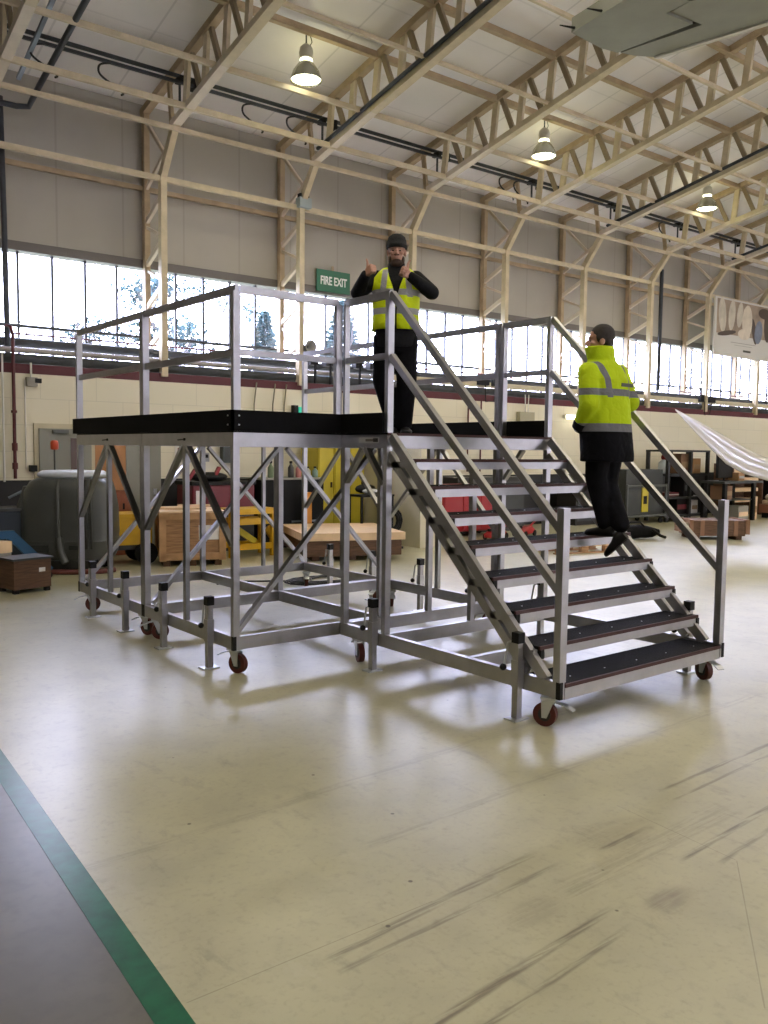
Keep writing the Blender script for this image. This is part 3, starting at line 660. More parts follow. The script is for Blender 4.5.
# legs
for x in (X0+.0275, X1-.0275):
    for y in (-.03, YE+.0225): rectpost(MB(), x, y, ZR1, ZB, .055, .045).build('leg', ALU, st)
rectpost(MB(), (X0+X1)/2, -.03, ZR1, ZB, .05, .045).build('leg', ALU, st)
rectpost(MB(), (X0+X1)/2, YE+.0225, ZR1, 1.70, .05, .045).build('leg', ALU, st)
# base frame
bs = MB(); bs.bb((X0, YS, ZR0), (X0+.045, -.006, ZR1)); bs.bb((X1-.045, YS, ZR0), (X1, -.006, ZR1))
for y in (-.05, YE, -1.55): bs.bb((X0+.045, y, ZR0), (X1-.045, y+.045, ZR1))
bs.build('base_frame', ALU, st)
for x in (X0-.003, X1-.027): MB().bb((x, YS-.004, ZR0-.004), (x+.03, YS+.03, ZR1+.004)).build('end_cap', BLKP, st)
sl = RISE/GO
for xs in ((X0+.035), (X1-.035)):
    zn = lambda y: .2909+sl*(y-YS)
    MB().beam((xs, YE-.02, zn(YE-.02)-.03), (xs, YS+.14, zn(YS+.14)-.12), .045, .075, (0, 0, 1)).build('stringer', ALU, st)
    MB().beam((xs, YE+.0, 1.74), (xs, -2.08, .32), .04, .065, (0, 0, 1)).build('lower_stringer', ALU, st)
    for i in range(7):
        z = ZD-RISE*(i+1); y = YS+GO*(7-i)
        MB().bb((xs-.02, y+.02, z-.07), (xs+.02, y+.20, z-.02)).build('tread_bracket', ALU, st)
for i in range(8):
    z = ZD-RISE*(i+1); y = YS+GO*(7-i)
    dep = .27 if i < 7 else .34
    k = D.objects.new('tread', None); COL.objects.link(k); k.parent = st; k.location = (0, y, z)
    MB().bb((X0+.06, .014, -.022), (X1-.004, dep, 0)).build('tread_grip', GRIP, k)
    MB().bb((X0+.06, .0, -.022), (X1-.004, .014, .002)).build('tread_edge', GRIPEDGE, k)
    MB().bb((X0+.11 if i < 7 else X0+.06, .006, -.10 if i == 7 else -.082), (X1-.03, .03, -.022)).build('tread_nosing', ALU, k)
    for xx in ((X0+.085, X1-.006) if i < 7 else ()): MB().bb((xx-.022, -.002, -.082), (xx+.012, .06, -.0225)).build('tread_cap', BLKP, k)
    b3 = MB()
    for j in range(5): b3.cyl((X0+.25+j*.37, .12, .001), .005, .002, n=8)
    b3.build('tread_bolt', ZINC, k)
# handrails
for xs in (X0+.03, X1-.03):
    rectpost(MB(), xs, YE+.016, ZD, ZT-.01, .058, .042).build('handrail_post', ALU, st)
    rectpost(MB(), xs, YS+.03, ZR1, 1.42, .062, .055).build('newel_post', ALU, st)
    MB().beam((xs, YE-.01, ZT-.025), (xs, YS+.05, 1.285), .045, .05).build('handrail', ALU, st)
    MB().beam((xs, YE-.01, ZM+.0), (xs, YS+.05, .89), .045, .05).build('middle_rail', ALU, st)
    MB().bb((xs-.015, YE, ZT-.058), (xs+.015, -.005, ZT)).build('top_rail', ALU, st)
    MB().bb((xs-.016, YE+.03, ZM-.02), (xs+.016, -.03, ZM+.028)).build('middle_rail', ALU, st)
rectpost(MB(), X1-.03, -.02, ZD, ZT-.045, .06, .042).build('handrail_post', ALU, st)
rectpost(MB(), X0+.03, -.024, ZD, ZT-.045, .05, .028).build('handrail_post', ALU, st)
MB().bb((X1+.0005, YS+.01, 1.20), (X1+.002, YS+.05, 1.30)).bb((X1+.0005, YS+.01, 1.10), (X1+.002, YS+.05, 1.14)).build('warning_label', WHITEP, st)
for (x, y, an) in ((X0+.03, YS+.10, -1.2), (X1-.06, YS+.10, -1.9), (X0+.07, -.18, 1.2), (X1-.07, -.2, 1.5)): caster(st, x, y, an)
for x in (X0-.035, X1+.035):
    for y in (-.50, -2.05): jack(st, x, y, 1)
for yy in (-.03,):
    MB().beam((X0+.02, -.28, ZB), (X0+.02, -.05, 1.5), .035, .05, (1, 0, 0)).build('brace', ALU2, st)
    MB().beam((X0+.02, -.32, ZB), (X0+.02, -.56, 1.5), .035, .05, (1, 0, 0)).build('brace', ALU2, st)
    MB().beam((X1-.02, -.28, ZB), (X1-.02, -.05, 1.5), .035, .05, (1, 0, 0)).build('brace', ALU2, st)

# ------------------------------------------------------------------ ground objects (building frame, s right, n towards viewer)
def gthing(name, label, cat, s, n, rz=0, z=0, group=None): return thing(name, label, cat, W(s, n, z), AZ+rz, group)
# wooden box with grey lid
t = gthing('wooden_box', 'small brown wooden box with a dark grey lid and a white label, far left', 'box', 2.86, 3.42, .25)
MB().bb((-.24, -.19, .05), (.24, .19, .40)).build('body', WOODD, t, bevel=.006)
MB().bb((-.26, -.21, .40), (.26, .21, .425)).build('lid', DGREY, t)
MB().box((.12, -.192, .27), (.08, .004, .05)).build('label_tag', WHITEP, t)
for x in (-.2, .2):
    for y in (-.15, .15): MB().bb((x-.03, y-.03, 0), (x+.03, y+.03, .05)).build('foot', BLKP, t)
# floor scrubber
def sq_ring(cx, cy, rx, ry, z, p=3.2, n=32):
    out = []
    for j in range(n):
        a = 2*PI*j/n; c, s = math.cos(a), math.sin(a)
        out.append(V((cx+rx*math.copysign(abs(c)**(2/p), c), cy+ry*math.copysign(abs(s)**(2/p), s), z)))
    return out
t = gthing('floor_scrubber', 'large grey ride-on floor scrubber with a white top and an orange beacon', 'floor scrubber', 3.92, 1.86, -.62)
MB().loft([sq_ring(0, 0, .58, .42, .18), sq_ring(0, 0, .63, .46, .28), sq_ring(0, 0, .66, .48, .45)]).build('lower_body', SCRUB, t)
MB().loft([sq_ring(0, 0, .655, .475, .45), sq_ring(0, 0, .64, .47, .49), sq_ring(0, 0, .65, .47, .55), sq_ring(0, 0, .64, .46, .9), sq_ring(0, 0, .60, .44, 1.15), sq_ring(.02, 0, .54, .42, 1.27), sq_ring(.03, 0, .46, .38, 1.32)]).build('tank', SCRUB, t)
MB().loft([sq_ring(.04, 0, .40, .33, 1.32), sq_ring(.04, 0, .46, .37, 1.345), sq_ring(.04, 0, .46, .37, 1.39), sq_ring(.04, 0, .40, .32, 1.425), sq_ring(.04, 0, .15, .12, 1.435)]).build('lid', mat('scrubber_lid', (.58, .62, .68), .3), t)
for x in (-.02, .36, .43):
    MB().tube([(x, -.465, .35), (x, -.485, .6), (x-.01, -.475, .9), (x-.02, -.45, 1.15), (x-.02, -.38, 1.3)], .018 if x > .4 else .028, 8).build('hose', SCRUBD if x > .3 else SCRUB, t)
MB().tube([(-.02, -.48, .5), (.02, -.52, .3), (.1, -.56, .16)], .05, 10).build('suction_hose', SCRUB, t)
MB().bb((-.40, -.49, .30), (-.16, -.47, .40)).build('vent_grille', SCRUBD, t); MB().bb((.12, -.49, .34), (.32, -.475, .40)).build('vent_grille', SCRUBD, t)
for x in (-.4, .36):
    for y in (-.3, .3): MB().cyl((x, y, .13), .13, .09, 'y').build('wheel', BLKP, t)
MB().loft([sq_ring(0, -.05, .45, .40, .06), sq_ring(0, -.05, .5, .42, .18)]).build('brush_deck', SCRUBD, t)
MB().tube([(-.55, -.45, .04), (-.2, -.55, .04), (.2, -.57, .04), (.55, -.46, .04), (.7, -.3, .04)], .035, 8).build('squeegee', mat('squeegee_red', (.12, .03, .025), .5), t)
MB().tube([(-.22, 0, 1.3), (-.22, 0, 1.72)], .012).build('beacon_pole', SCRUBD, t)
MB().lathe((-.22, 0, 1.72), [(.045, 0), (.055, .02), (.055, .10), (.04, .13), (.0, .135)], 16).build('beacon', mat('beacon_orange', (.38, .05, .02), .3, emit=(1, .12, .03), es=.05), t)
MB().tube([(-.5, 0, 1.15), (-.66, -.1, 1.12), (-.82, -.15, 1.03)], .02).build('handle_bar', GREYM, t)
MB().loft([sq_ring(-.5, 0, .16, .3, .5), sq_ring(-.55, 0, .16, .3, .9), sq_ring(-.5, 0, .12, .25, 1.2)]).build('seat_cowl', SCRUB, t)
# pieces at the left edge
t = gthing('engine_hoist', 'blue steel hoist legs at the left edge beside the wooden box', 'hoist', 3.05, 2.6)
MB().beam((-.15, 0, .62), (.35, .05, .1), .09, .12).build('leg', BLUE, t); MB().beam((-.45, 0, .62), (-.1, 0, .62), .1, .1).build('beam', BLUE, t)
MB().beam((-.1, 0, .6), (-.5, .1, .06), .08, .08).build('leg', BLUE, t); MB().cyl((.34, .05, .05), .05, .05, 'y').cyl((-.5, .1, .05), .05, .05, 'y').build('wheel', BLKP, t)
t = gthing('storage_bin', 'dark bin at the left edge behind the blue hoist', 'bin', 3.15, 1.5)
MB().bb((-.7, -.25, 0), (.22, .25, .86)).build('body', mat('bin_dark', (.02, .03, .045), .5), t, bevel=.02); MB().bb((-.72, -.27, .86), (.24, .27, .90)).build('lid', DGREY, t)
t = gthing('cardboard_drum', 'small tan drum cut off by the left edge, on the floor beside the wooden box', 'drum', 2.66, 3.05)
MB().lathe((0, 0, 0), [(.0, 0), (.14, 0), (.14, .52), (.0, .52)], 20).build('drum_body', mat('drum_grey', (.25, .25, .24), .6), t); MB().lathe((0, 0, 0), [(.15, .45), (.15, .58), (0, .58)], 20).build('drum_lid', WOODL, t)
# red-brown cabinet behind the scrubber
t = gthing('fire_cabinet', 'reddish brown cupboard between the floor scrubber and the yellow trolley', 'cupboard', 5.15, .45)
MB().bb((-.13, -.2, 0), (.13, .2, 1.05)).build('body', mat('rust_wood', (.24, .07, .03), .6, 0, .2, 5), t); MB().box((.0, -.205, .8), (.03, .01, .1)).build('handle', BLKP, t)
# yellow trolley
t = gthing('yellow_trolley', 'yellow steel trolley with black wheels behind the left platform', 'trolley', 4.72, 1.60, -.1)
MB().bb((-.42, -.28, .30), (.42, .28, .74)).build('tub', YEL, t, bevel=.01); MB().bb((-.44, -.31, .70), (.45, .31, .77)).build('rim', YEL, t)
MB().bb((-.35, -.2, .22), (.4, .2, .30)).build('chassis', DGREY, t)
for x, r in ((-.3, .12), (.33, .17)):
    for y in (-.27, .27): MB().cyl((x, y, r), r, .07, 'y').cyl((x, y, r), r*.4, .09, 'y').build('wheel', BLKP, t)
MB().tube([(.45, 0, .26), (.75, -.1, .08), (1.0, -.2, .03)], .02).build('tow_bar', YEL, t)
# tall crate
t = gthing('shipping_crate', 'tall plywood crate with loose boards on top, under the near left platform', 'crate', 5.66, 2.05, -.32)
MB().bb((-.45, -.42, .10), (.45, .42, .80)).build('crate_body', WOOD, t)
q = MB()
for x in (-.44, .44):
    for y in (-.43, .43): q.bb((x-.05, y-.02, .08), (x+.05, y+.02, .80))
for z in (.14, .75): q.bb((-.46, -.45, z-.05), (.46, -.42, z+.05)); q.bb((-.46, .42, z-.05), (.46, .45, z+.05)); q.bb((-.47, -.44, z-.05), (-.45, .44, z+.05)); q.bb((.45, -.44, z-.05), (.47, .44, z+.05))
q.build('batten', mat('batten_wood', (.46, .27, .13), .7, 0, .2, 6), t)
MB().bb((-.48, -.46, .80), (.48, .46, .825)).build('crate_lid', WOODL, t)
MB().box((.24, -.424, .5), (.3, .004, .22)).build('paper_label', WHITEP, t)
q = MB(); q.box((-.2, .1, .85), (.75, .12, .03), Matrix.Rotation(.12, 4, 'Z')); q.box((-.15, -.16, .85), (.8, .12, .03), Matrix.Rotation(-.1, 4, 'Z')); q.box((.1, .3, .86), (.5, .10, .03)); q.build('loose_board', WOODL, t)
q = MB()
for x in (-.38, 0, .38): q.bb((x-.05, -.42, 0), (x+.05, .42, .10))
q.build('skid', WOODD, t)
# yellow stand
t = gthing('yellow_stand', 'open yellow steel stand right of the tall crate', 'stand', 6.82, 1.75, .0)
q = MB()
for x in (-.38, .38):
    for y in (-.2, .2): MB().bb((x-.045, y-.04, 0), (x+.045, y+.04, .74)).build('leg', YEL, t)
for z in (.17, .58): q.bb((-.36, -.24, z-.05), (.36, -.19, z+.05)); q.bb((-.36, .19, z-.05), (.36, .24, z+.05))
q.bb((-.42, -.26, .70), (.42, .26, .79)); q.build('stand_rail', YEL, t)
MB().add([(.38, -.1, .5), (.62, -.1, .22), (.62, -.1, .12), (.38, -.1, .12), (.38, -.02, .5), (.62, -.02, .22), (.62, -.02, .12), (.38, -.02, .12)], [(0, 1, 2, 3), (7, 6, 5, 4), (0, 4, 5, 1), (1, 5, 6, 2), (2, 6, 7, 3), (3, 7, 4, 0)]) if False else None
MB().beam((.38, 0, .45), (.60, 0, .14), .06, .12).build('side_bracket', YEL, t)
MB().beam((-.3, 0, .52), (.15, 0, .22), .05, .10).build('cross_plate', YELG, t)
# maroon tool chest on low bench
t = gthing('maroon_tool_chest', 'dark red tool chest with a white sheet on its side, behind the tall crate', 'tool chest', 6.72, .75)
MB().bb((-.55, -.3, .0), (.62, .3, .72)).build('base_cabinet', DGREY, t)
MB().bb((-.55, -.32, .72), (.62, .32, 1.14)).build('body', MAROON, t, bevel=.02)
MB().bb((-.57, -.34, 1.14), (.64, .34, 1.20)).build('lid', BLKP, t)
MB().box((-.42, -.325, .93), (.14, .006, .24)).build('paper_sheet', WHITEP, t)
t = gthing('tool_bag', 'black and red tool bag lying on the maroon tool chest', 'bag', 6.72, .75, 0, 1.2)
MB().ball((-.1, 0, .07), (.36, .16, .09), 8).build('body', BLKP, t); MB().beam((-.52, -.1, .03), (-.4, -.1, .2), .05, .05).beam((-.05, -.1, .06), (.05, -.1, .24), .08, .05).beam((.28, -.1, .1), (.34, -.1, .25), .04, .05).build('handle', mat('handle_red', (.25, .02, .03), .5), t)
# black workbench with bottles
t = gthing('black_workbench', 'long black workbench behind the yellow stand', 'workbench', 8.15, .8)
MB().bb((-.72, -.35, 0), (.58, .35, 1.22)).build('cabinet', mat('bench_black', (.007, .008, .01), .6, spec=.2), t); MB().bb((-.75, -.38, 1.22), (.60, .38, 1.25)).build('worktop', mat('bench_top', (.3, .3, .26), .5), t)
MB().bb((-.1, -.37, .45), (.5, -.35, .48)).build('shelf_strip', GREYM, t)
kinds = [(-.42, 'bottle_green', (.16, .22, .13), .3), (-.22, 'bottle_grey', (.3, .3, .28), .24), (0.0, 'bottle_dark', (.05, .05, .05), .3), (.16, 'bottle_pink', (.42, .16, .14), .26), (.36, 'bottle_white', (.4, .4, .35), .2), (.52, 'bottle_teal', (.2, .3, .25), .2)]
nm = ['pale green bottle at the left of the row on the black workbench', 'grey bottle second in the row on the black workbench', 'black bottle third in the row on the black workbench', 'pink bottle with a black cap on the black workbench', 'white bottle right of the pink one on the black workbench', 'teal bottle at the right of the row on the black workbench']
for (x, mn, c_, h), lb in zip(kinds, nm):
    b = gthing('spray_bottle', lb, 'bottle', 8.15+x, .95, 0, 1.25, 'bottles on the black workbench')
    MB().lathe((0, 0, 0), [(0, 0), (.05, 0), (.055, .02), (.055, h*.6), (.02, h*.8), (.02, h*.9)], 14).build('bottle_body', mat(mn, c_, .35), b); MB().cyl((0, 0, h*.93), .028, h*.14, n=10).build('cap', BLKP, b)
t = gthing('orange_post', 'short orange post standing in front of the black workbench', 'post', 8.25, 1.35)
MB().bb((-.07, -.05, .06), (.07, .05, 1.0)).build('post', mat('orange_paint', (.5, .2, .01), .45), t, bevel=.01); MB().bb((-.16, -.14, 0), (.16, .14, .06)).build('post_base', BLKP, t)
# yellow lockers
for k, lb in enumerate(('yellow steel locker, left one of the three behind the plywood crate', 'yellow steel locker, middle one of the three behind the plywood crate', 'yellow steel locker, right one of the three behind the plywood crate')):
    t = gthing('yellow_locker', lb, 'locker', 8.98+.36*k, .55, 0, 0, 'yellow steel lockers')
    MB().bb((-.172, -.3, 0), (.172, .3, 1.95)).build('body', YELG, t); MB().bb((-.155, -.315, .05), (.155, -.3, 1.9)).build('door', YELG, t, bevel=.004)
    MB().box((.11, -.325, 1.1), (.03, .02, .1)).build('handle', BLKP, t)
# black table with cloth
t = gthing('side_table', 'black side table in front of the yellow lockers', 'table', 9.35, 1.75)
MB().bb((-.35, -.22, .92), (.4, .22, .96)).build('table_top', BLKP, t)
for x in (-.32, .37):
    for y in (-.19, .19): MB().bb((x-.02, y-.02, 0), (x+.02, y+.02, .92)).build('leg', BLKP, t)
t = gthing('cleaning_cloth', 'crumpled white cloth and black bag lying on the black side table', 'cloth', 9.42, 1.7, 0, .96)
MB().ball((-.02, 0, .05), (.17, .13, .05), 6).build('cloth', mat('cloth_white', (.6, .62, .66), .7), t); MB().ball((-.05, .12, .09), (.24, .09, .09), 6).build('bag', BLKP, t)
# dark equipment under table
t = gthing('hose_reel', 'black hose coil on the floor below the side table', 'hose reel', 9.45, 2.25)
q = MB()
for r in (.16, .20, .24):
    q.tube([(r*math.cos(a/12*2*PI), 0, .50+r*math.sin(a/12*2*PI)) for a in range(13)], .03, 8, False)
q.build('hose', BLKP, t); MB().bb((-.03, -.03, 0), (.03, .03, .5)).bb((-.2, -.12, 0), (.2, .12, .04)).build('reel_stand', BLKP, t)
# big plywood-topped crate
t = gthing('plywood_crate', 'low wide crate with a pale plywood top behind the platform', 'crate', 8.10, 2.75, -.35)
MB().bb((-.85, -.6, .33), (.85, 1.2, .45)).build('plywood_top', WOODL, t); MB().bb((-.8, -.56, .08), (.8, 1.15, .33)).build('crate_body', WOODD, t)
q = MB()
for x in (-.6, 0, .6): q.bb((x-.06, -.46, 0), (x+.06, .58, .08))
q.build('skid', WOODD, t)
# red tool cabinet
t = gthing('red_tool_cabinet', 'bright red tool cabinet seen through the stair treads', 'tool cabinet', 12.1, 1.2)
MB().bb((-.75, -.3, .12), (.85, .3, 1.08)).build('body', RED, t, bevel=.03)
for k in range(3): f = MB().bb((-.70+.51*k, -.315, .18), (-.24+.51*k, -.3, 1.02)).build('drawer_front', RED, t); MB().box((-.47+.51*k, -.325, .93), (.18, .02, .025)).build('handle', ZINC, f)
for x in (-.65, .75):
    for y in (-.2, .2): MB().cyl((x, y, .06), .06, .04, 'y').build('wheel', BLKP, t)
for s_, n_, lb in ((12.3, 2.05, 'red trolley jack on the floor seen below the fourth tread, left one'), (13.3, 1.9, 'red trolley jack on the floor seen below the fourth tread, right one')):
    t = gthing('trolley_jack', lb, 'trolley jack', s_, n_, .3)
    MB().loft([sq_ring(0, 0, .34, .13, .05), sq_ring(0, 0, .36, .14, .12), sq_ring(.05, 0, .2, .1, .2)]).build('chassis', RED, t)
    MB().cyl((-.2, -.13, .06), .06, .04, 'y').cyl((.22, -.13, .06), .06, .04, 'y').cyl((-.2, .13, .06), .06, .04, 'y').cyl((.22, .13, .06), .06, .04, 'y').build('wheel', BLKP, t)
    MB().cyl((-.22, 0, .2), .06, .05).build('saddle', BLKP, t); MB().tube([(.2, 0, .16), (.55, .0, .3)], .02).build('handle', RED, t)
# notice on the wall seen through stairs
t = gthing('first_aid_box', 'small white box with a red mark on the wall seen under the landing', 'first aid box', 11.55, .05, 0, 1.62)
MB().box((0, 0, 0), (.34, .10, .14)).build('case', WHITEP, t); MB().box((0, -.055, -.01), (.1, .006, .05)).build('mark', RED, t)
t = gthing('equipment_cabinet', 'black equipment cabinet behind the upper treads at right', 'cabinet', 16.6, .5)
MB().bb((-.35, -.3, 0), (.45, .3, 1.0)).build('body', mat('cab_dark', (.018, .016, .015), .5), t); MB().bb((-.3, -.32, .1), (.4, -.3, .9)).build('door', DGREY, t)
t = gthing('equipment_cabinet', 'black low cabinet with a white bottle on it, seen between the upper treads', 'cabinet', 13.6, .6)
MB().bb((-1.3, -.3, 0), (.75, .3, 1.2)).build('body', mat('cab_dark2', (.03, .03, .032), .5), t); MB().bb((-1.25, -.32, .1), (.7, -.3, 1.1)).build('door', DGREY, t)
# pallet
def pallet(label, s, n, rz, group=None):
    t = gthing('wooden_pallet', label, 'pallet', s, n, rz)
    for k in range(5): MB().bb((-.6+k*.26, -.5, .12), (-.44+k*.26, .5, .145)).build('top_board', WOODL, t)
    q = MB()
    for y in (-.45, 0, .45):
        for x in (-.5, 0, .5): q.bb((x-.07, y-.05, .02), (x+.07, y+.05, .12))
        q.bb((-.6, y-.05, 0), (.6, y+.05, .02))
    q.build('block', WOOD, t); return t
pallet('pale wooden pallet on the floor seen between the middle treads', 12.05, 4.15, -.25)
MB()
# duffel bag
t = gthing('duffel_bag', 'black duffel bag lying on the floor beyond the stairs', 'bag', 14.75, 3.55, -.6)
q = MB(); rings = []
for i in range(9):
    x = -.55+i*1.1/8; f = (1-abs((i-4)/4.6)**3); rings.append([V((x, .2*f*math.cos(2*PI*j/14), .15+.15*f*math.sin(2*PI*j/14)*(1 if math.sin(2*PI*j/14) > -.6 else .9) - .01*math.sin(i*2.1))) for j in range(14)])
q.loft(rings); q.build('body', mat('bag_black', (.004, .004, .005), .8, 0, .4, 12, bump=.5, bscale=18, spec=.15), t)
MB().tube([(-.2, -.1, .28), (-.1, -.14, .36), (.1, -.14, .36), (.2, -.1, .28)], .018, 8).tube([(.35, -.15, .22), (.5, -.22, .1), (.62, -.2, .06)], .03, 8).build('strap', BLKP, t)
# cage trolley
t = gthing('panel_trolley', 'dark grey tool trolley with a tall yellow sign beside the man in the coat', 'trolley', 18.6, 1.0)
MB().bb((-1.15, -.35, .22), (.35, .35, 1.36)).build('cabinet', mat('trolley_grey', (.035, .04, .04), .45, 0, .1, 4), t)
q = MB()
for x in (-1.2, .4):
    for y in (-.42, .42): q.tube([(x, y, .12), (x, y, 1.0)], .03)
for z in (.2, .95):
    q.tube([(-1.2, -.42, z), (.4, -.42, z)], .03); q.tube([(-1.2, .42, z), (.4, .42, z)], .03)
q.build('tube_frame', mat('frame_grey', (.1, .11, .11), .4, .3), t)
q = MB(); q.bb((-.52, -.37, .3), (-.26, -.35, 1.1)); q.build('yellow_sign', YELG, t)
MB().bb((-.46, -.376, .5), (-.32, -.37, .7)).build('sign_print', BLKP, t)
for x in (-1.1, .3):
    for y in (-.35, .35): MB().cyl((x, y, .07), .07, .05, 'y').build('wheel', BLKP, t)
# open rack
t = gthing('storage_rack', 'open grey storage rack with shelves right of the panelled trolley', 'rack', 20.1, 1.05)
for x in (-.95, 0.05, .85):
    for y in (-.3, .3): MB().bb((x-.04, y-.04, 0), (x+.04, y+.04, 1.86)).build('rack_post', mat('rack_grey', (.02, .021, .023), .5), t)
for z in (.15, .62, 1.22, 1.84): MB().bb((-1.0, -.34, z-.03), (.9, .34, z+.02)).build('shelf', mat('rack_grey', (.02, .021, .023), .5), t)
def small(name, label, cat, s, n, z, dx, dy, dz, m_, part=None, grp=None):
    t = gthing(name, label, cat, s, n, 0, z, grp)
    MB().bb((-dx/2, -dy/2, 0), (dx/2, dy/2, dz)).build('body', m_, t, bevel=.01)
    if part: MB().bb((-dx/2+.03, -dy/2-.008, dz*.3), (dx/2-.03, -dy/2, dz*.6)).build(*part, t)
    return t
small('cardboard_box', 'large brown cardboard box on the top of the open rack', 'box', 20.15, 1.05, 1.245, .55, .4, .52, mat('card_brown', (.22, .12, .07), .7), ('tape', mat('tape_tan', (.33, .22, .12), .6)))
small('cardboard_box', 'tan carton on the rack right of the large brown box', 'box', 20.62, 1.05, 1.245, .34, .4, .4, mat('card_tan', (.36, .20, .09), .7), ('tape', mat('tape_tan', (.33, .22, .12), .6)))
small('tool_tray', 'dark red tray lying on the middle shelf of the open rack', 'tray', 19.75, .95, .645, .8, .4, .10, mat('tray_red', (.16, .02, .03), .4), ('rim_strip', WHITEP))
small('storage_case', 'black case on the lower shelves of the open rack', 'case', 20.2, 1.1, .645, .45, .4, .5, BLKP, ('panel', DGREY))
small('storage_case', 'black bulky case on the bottom shelf of the open rack', 'case', 20.0, 1.05, .175, .5, .4, .42, BLKP, ('panel', mat('tray_red', (.16, .02, .03), .4)))
small('paper_carton', 'pale carton on the bottom shelf of the open rack', 'box', 20.65, 1.0, .175, .3, .4, .35, WHITEP, ('tape', mat('tape_tan', (.33, .22, .12), .6)))
t = gthing('fluid_bottle', 'white bottle with a red head on the upper shelf of the open rack', 'bottle', 19.4, 1.05, 0, 1.245)
MB().lathe((0, 0, 0), [(0, 0), (.13, 0), (.15, .05), (.13, .28), (.05, .36)], 16).build('bottle_body', mat('bottle_pale', (.5, .55, .6), .4), t); MB().ball((.05, 0, .42), .10, 8).build('head', mat('head_red', (.3, .03, .03), .4), t)
# computer table
t = gthing('computer_table', 'dark table carrying a black screen, behind the low crate', 'table', 21.35, 1.85)
MB().bb((-.95, -.35, 1.0), (.95, .35, 1.06)).build('table_top', DGREY, t)
for x in (-.85, .55): 
    for y in (-.3, .3): MB().bb((x-.06, y-.04, 0), (x+.06, y+.04, 1.0)).build('leg', BLKP, t)
MB().bb((-.8, -.3, .55), (.5, .3, .58)).build('shelf', DGREY, t)
t = gthing('computer_screen', 'black screen standing on the dark table', 'screen', 20.95, 1.85, .15, 1.06)
MB().bb((-.48, -.04, .08), (.46, .04, .84)).build('panel', BLKP, t, bevel=.01); MB().bb((-.1, -.1, 0), (.1, .1, .02)).bb((-.03, -.02, .02), (.03, .02, .1)).build('screen_stand', BLKP, t)
small('wooden_box', 'brown wooden box beside the screen on the dark table', 'box', 21.55, 1.85, 1.06, .3, .3, .22, WOOD, ('hasp', ZINC))
small('cardboard_box', 'brown carton under the dark table at left', 'box', 20.75, 1.9, .58, .4, .4, .36, mat('card_brown', (.22, .12, .07), .7), ('tape', mat('tape_tan', (.33, .22, .12), .6)))
small('plywood_sheet', 'pale plywood panel leaning by the right leg of the dark table', 'panel', 22.2, 2.0, 0, .32, .06, .62, WOODL, ('edge_band', WOOD))
small('storage_case', 'grey case under the dark table at right', 'case', 21.45, 1.95, 0, .5, .4, .4, mat('case_grey', (.28, .27, .23), .5), ('panel', WOODL))
t = gthing('drawer_shelf', 'brown wooden shelf unit stacked with pale boards at the right edge', 'shelf unit', 23.2, .9)
MB().bb((-.7, -.3, 0), (-.66, .3, 1.5)).bb((.9, -.3, 0), (.94, .3, 1.5)).bb((-.7, -.3, 1.46), (.94, .3, 1.5)).bb((-.7, .26, 0), (.94, .3, 1.5)).build('carcass', WOODD, t)
for z in (.5, .8, 1.1, 1.35): MB().bb((-.66, -.28, z-.1), (.7, .26, z)).build('board_stack', WOODL, t)
t = gthing('office_bench', 'tan padded bench low at the right edge', 'bench', 23.7, 2.1)
MB().bb((-.75, -.3, .15), (.9, .35, .38)).build('bench_base', mat('bench_brown', (.24, .09, .05), .6), t); MB().bb((-.7, -.33, .38), (.9, .3, .50)).build('cushion', mat('cushion_tan', (.42, .31, .2), .7), t, bevel=.03)
MB().ball((-.6, 0, .58), (.16, .25, .12), 8).build('bolster', mat('cushion_pale', (.5, .45, .38), .7), t)
for x in (-.65, .8): MB().bb((x-.03, -.25, 0), (x+.03, .3, .15)).build('leg', BLKP, t)
t = gthing('yellow_cabinet', 'dark cabinet with a yellow door cut off by the right edge', 'cabinet', 24.9, 1.0)
MB().bb((-.6, -.3, 0), (.8, .3, 1.45)).build('body', BLKP, t); MB().bb((-.1, -.33, .7), (.5, -.3, 1.2)).build('door', YELG, t)
# low wooden crate
t = gthing('wooden_crate', 'low brown wooden crate with end battens on the floor right of the stair rail', 'crate', 16.42, 4.30, -.62)
MB().bb((-.55, -.38, .08), (.55, .38, .40)).build('crate_body', mat('crate_brown', (.13, .07, .04), .7, 0, .3, 6, stretch=(1, 1, 8)), t)
for x in (-.59, .59): MB().bb((x-.04, -.42, .12), (x+.04, .42, .42)).build('batten', mat('batten_brown', (.26, .14, .08), .7), t)
for x in (-.35, .35): MB().bb((x-.04, -.40, .08), (x+.04, -.38, .40)).build('batten', mat('batten_brown', (.26, .14, .08), .7), t)
MB().bb((-.5, -.34, 0), (-.38, .34, .08)).bb((.38, -.34, 0), (.5, .34, .08)).build('skid', WOODD, t)
MB().ball((-.67, -.35, .28), (.05, .05, .09), 6).build('rope_handle', mat('rope_pale', (.45, .4, .33), .8), t)
# cable coil
t = gthing('cable_coil', 'black cable lying coiled on the floor under the platform', 'cable', 6.45, 4.75)
q = MB(); pts = []
for i in range(90):
    a = i*.42; r = .28+.10*math.sin(i*.7)+.0012*i; pts.append((r*1.5*math.cos(a), r*.8*math.sin(a), .014+.010*(i % 7)/6))
q.tube(pts, .011, 6); q.build('coil', CABLE, t)
tag(MB().tube([W(5.0, 4.3, .012), W(5.3, 4.2, .012), W(5.8, 4.5, .012), W(6.1, 4.7, .012)], .01, 6).build('floor_cable', CABLE), 'thin black cable trailing left from the coiled cable', 'cable')

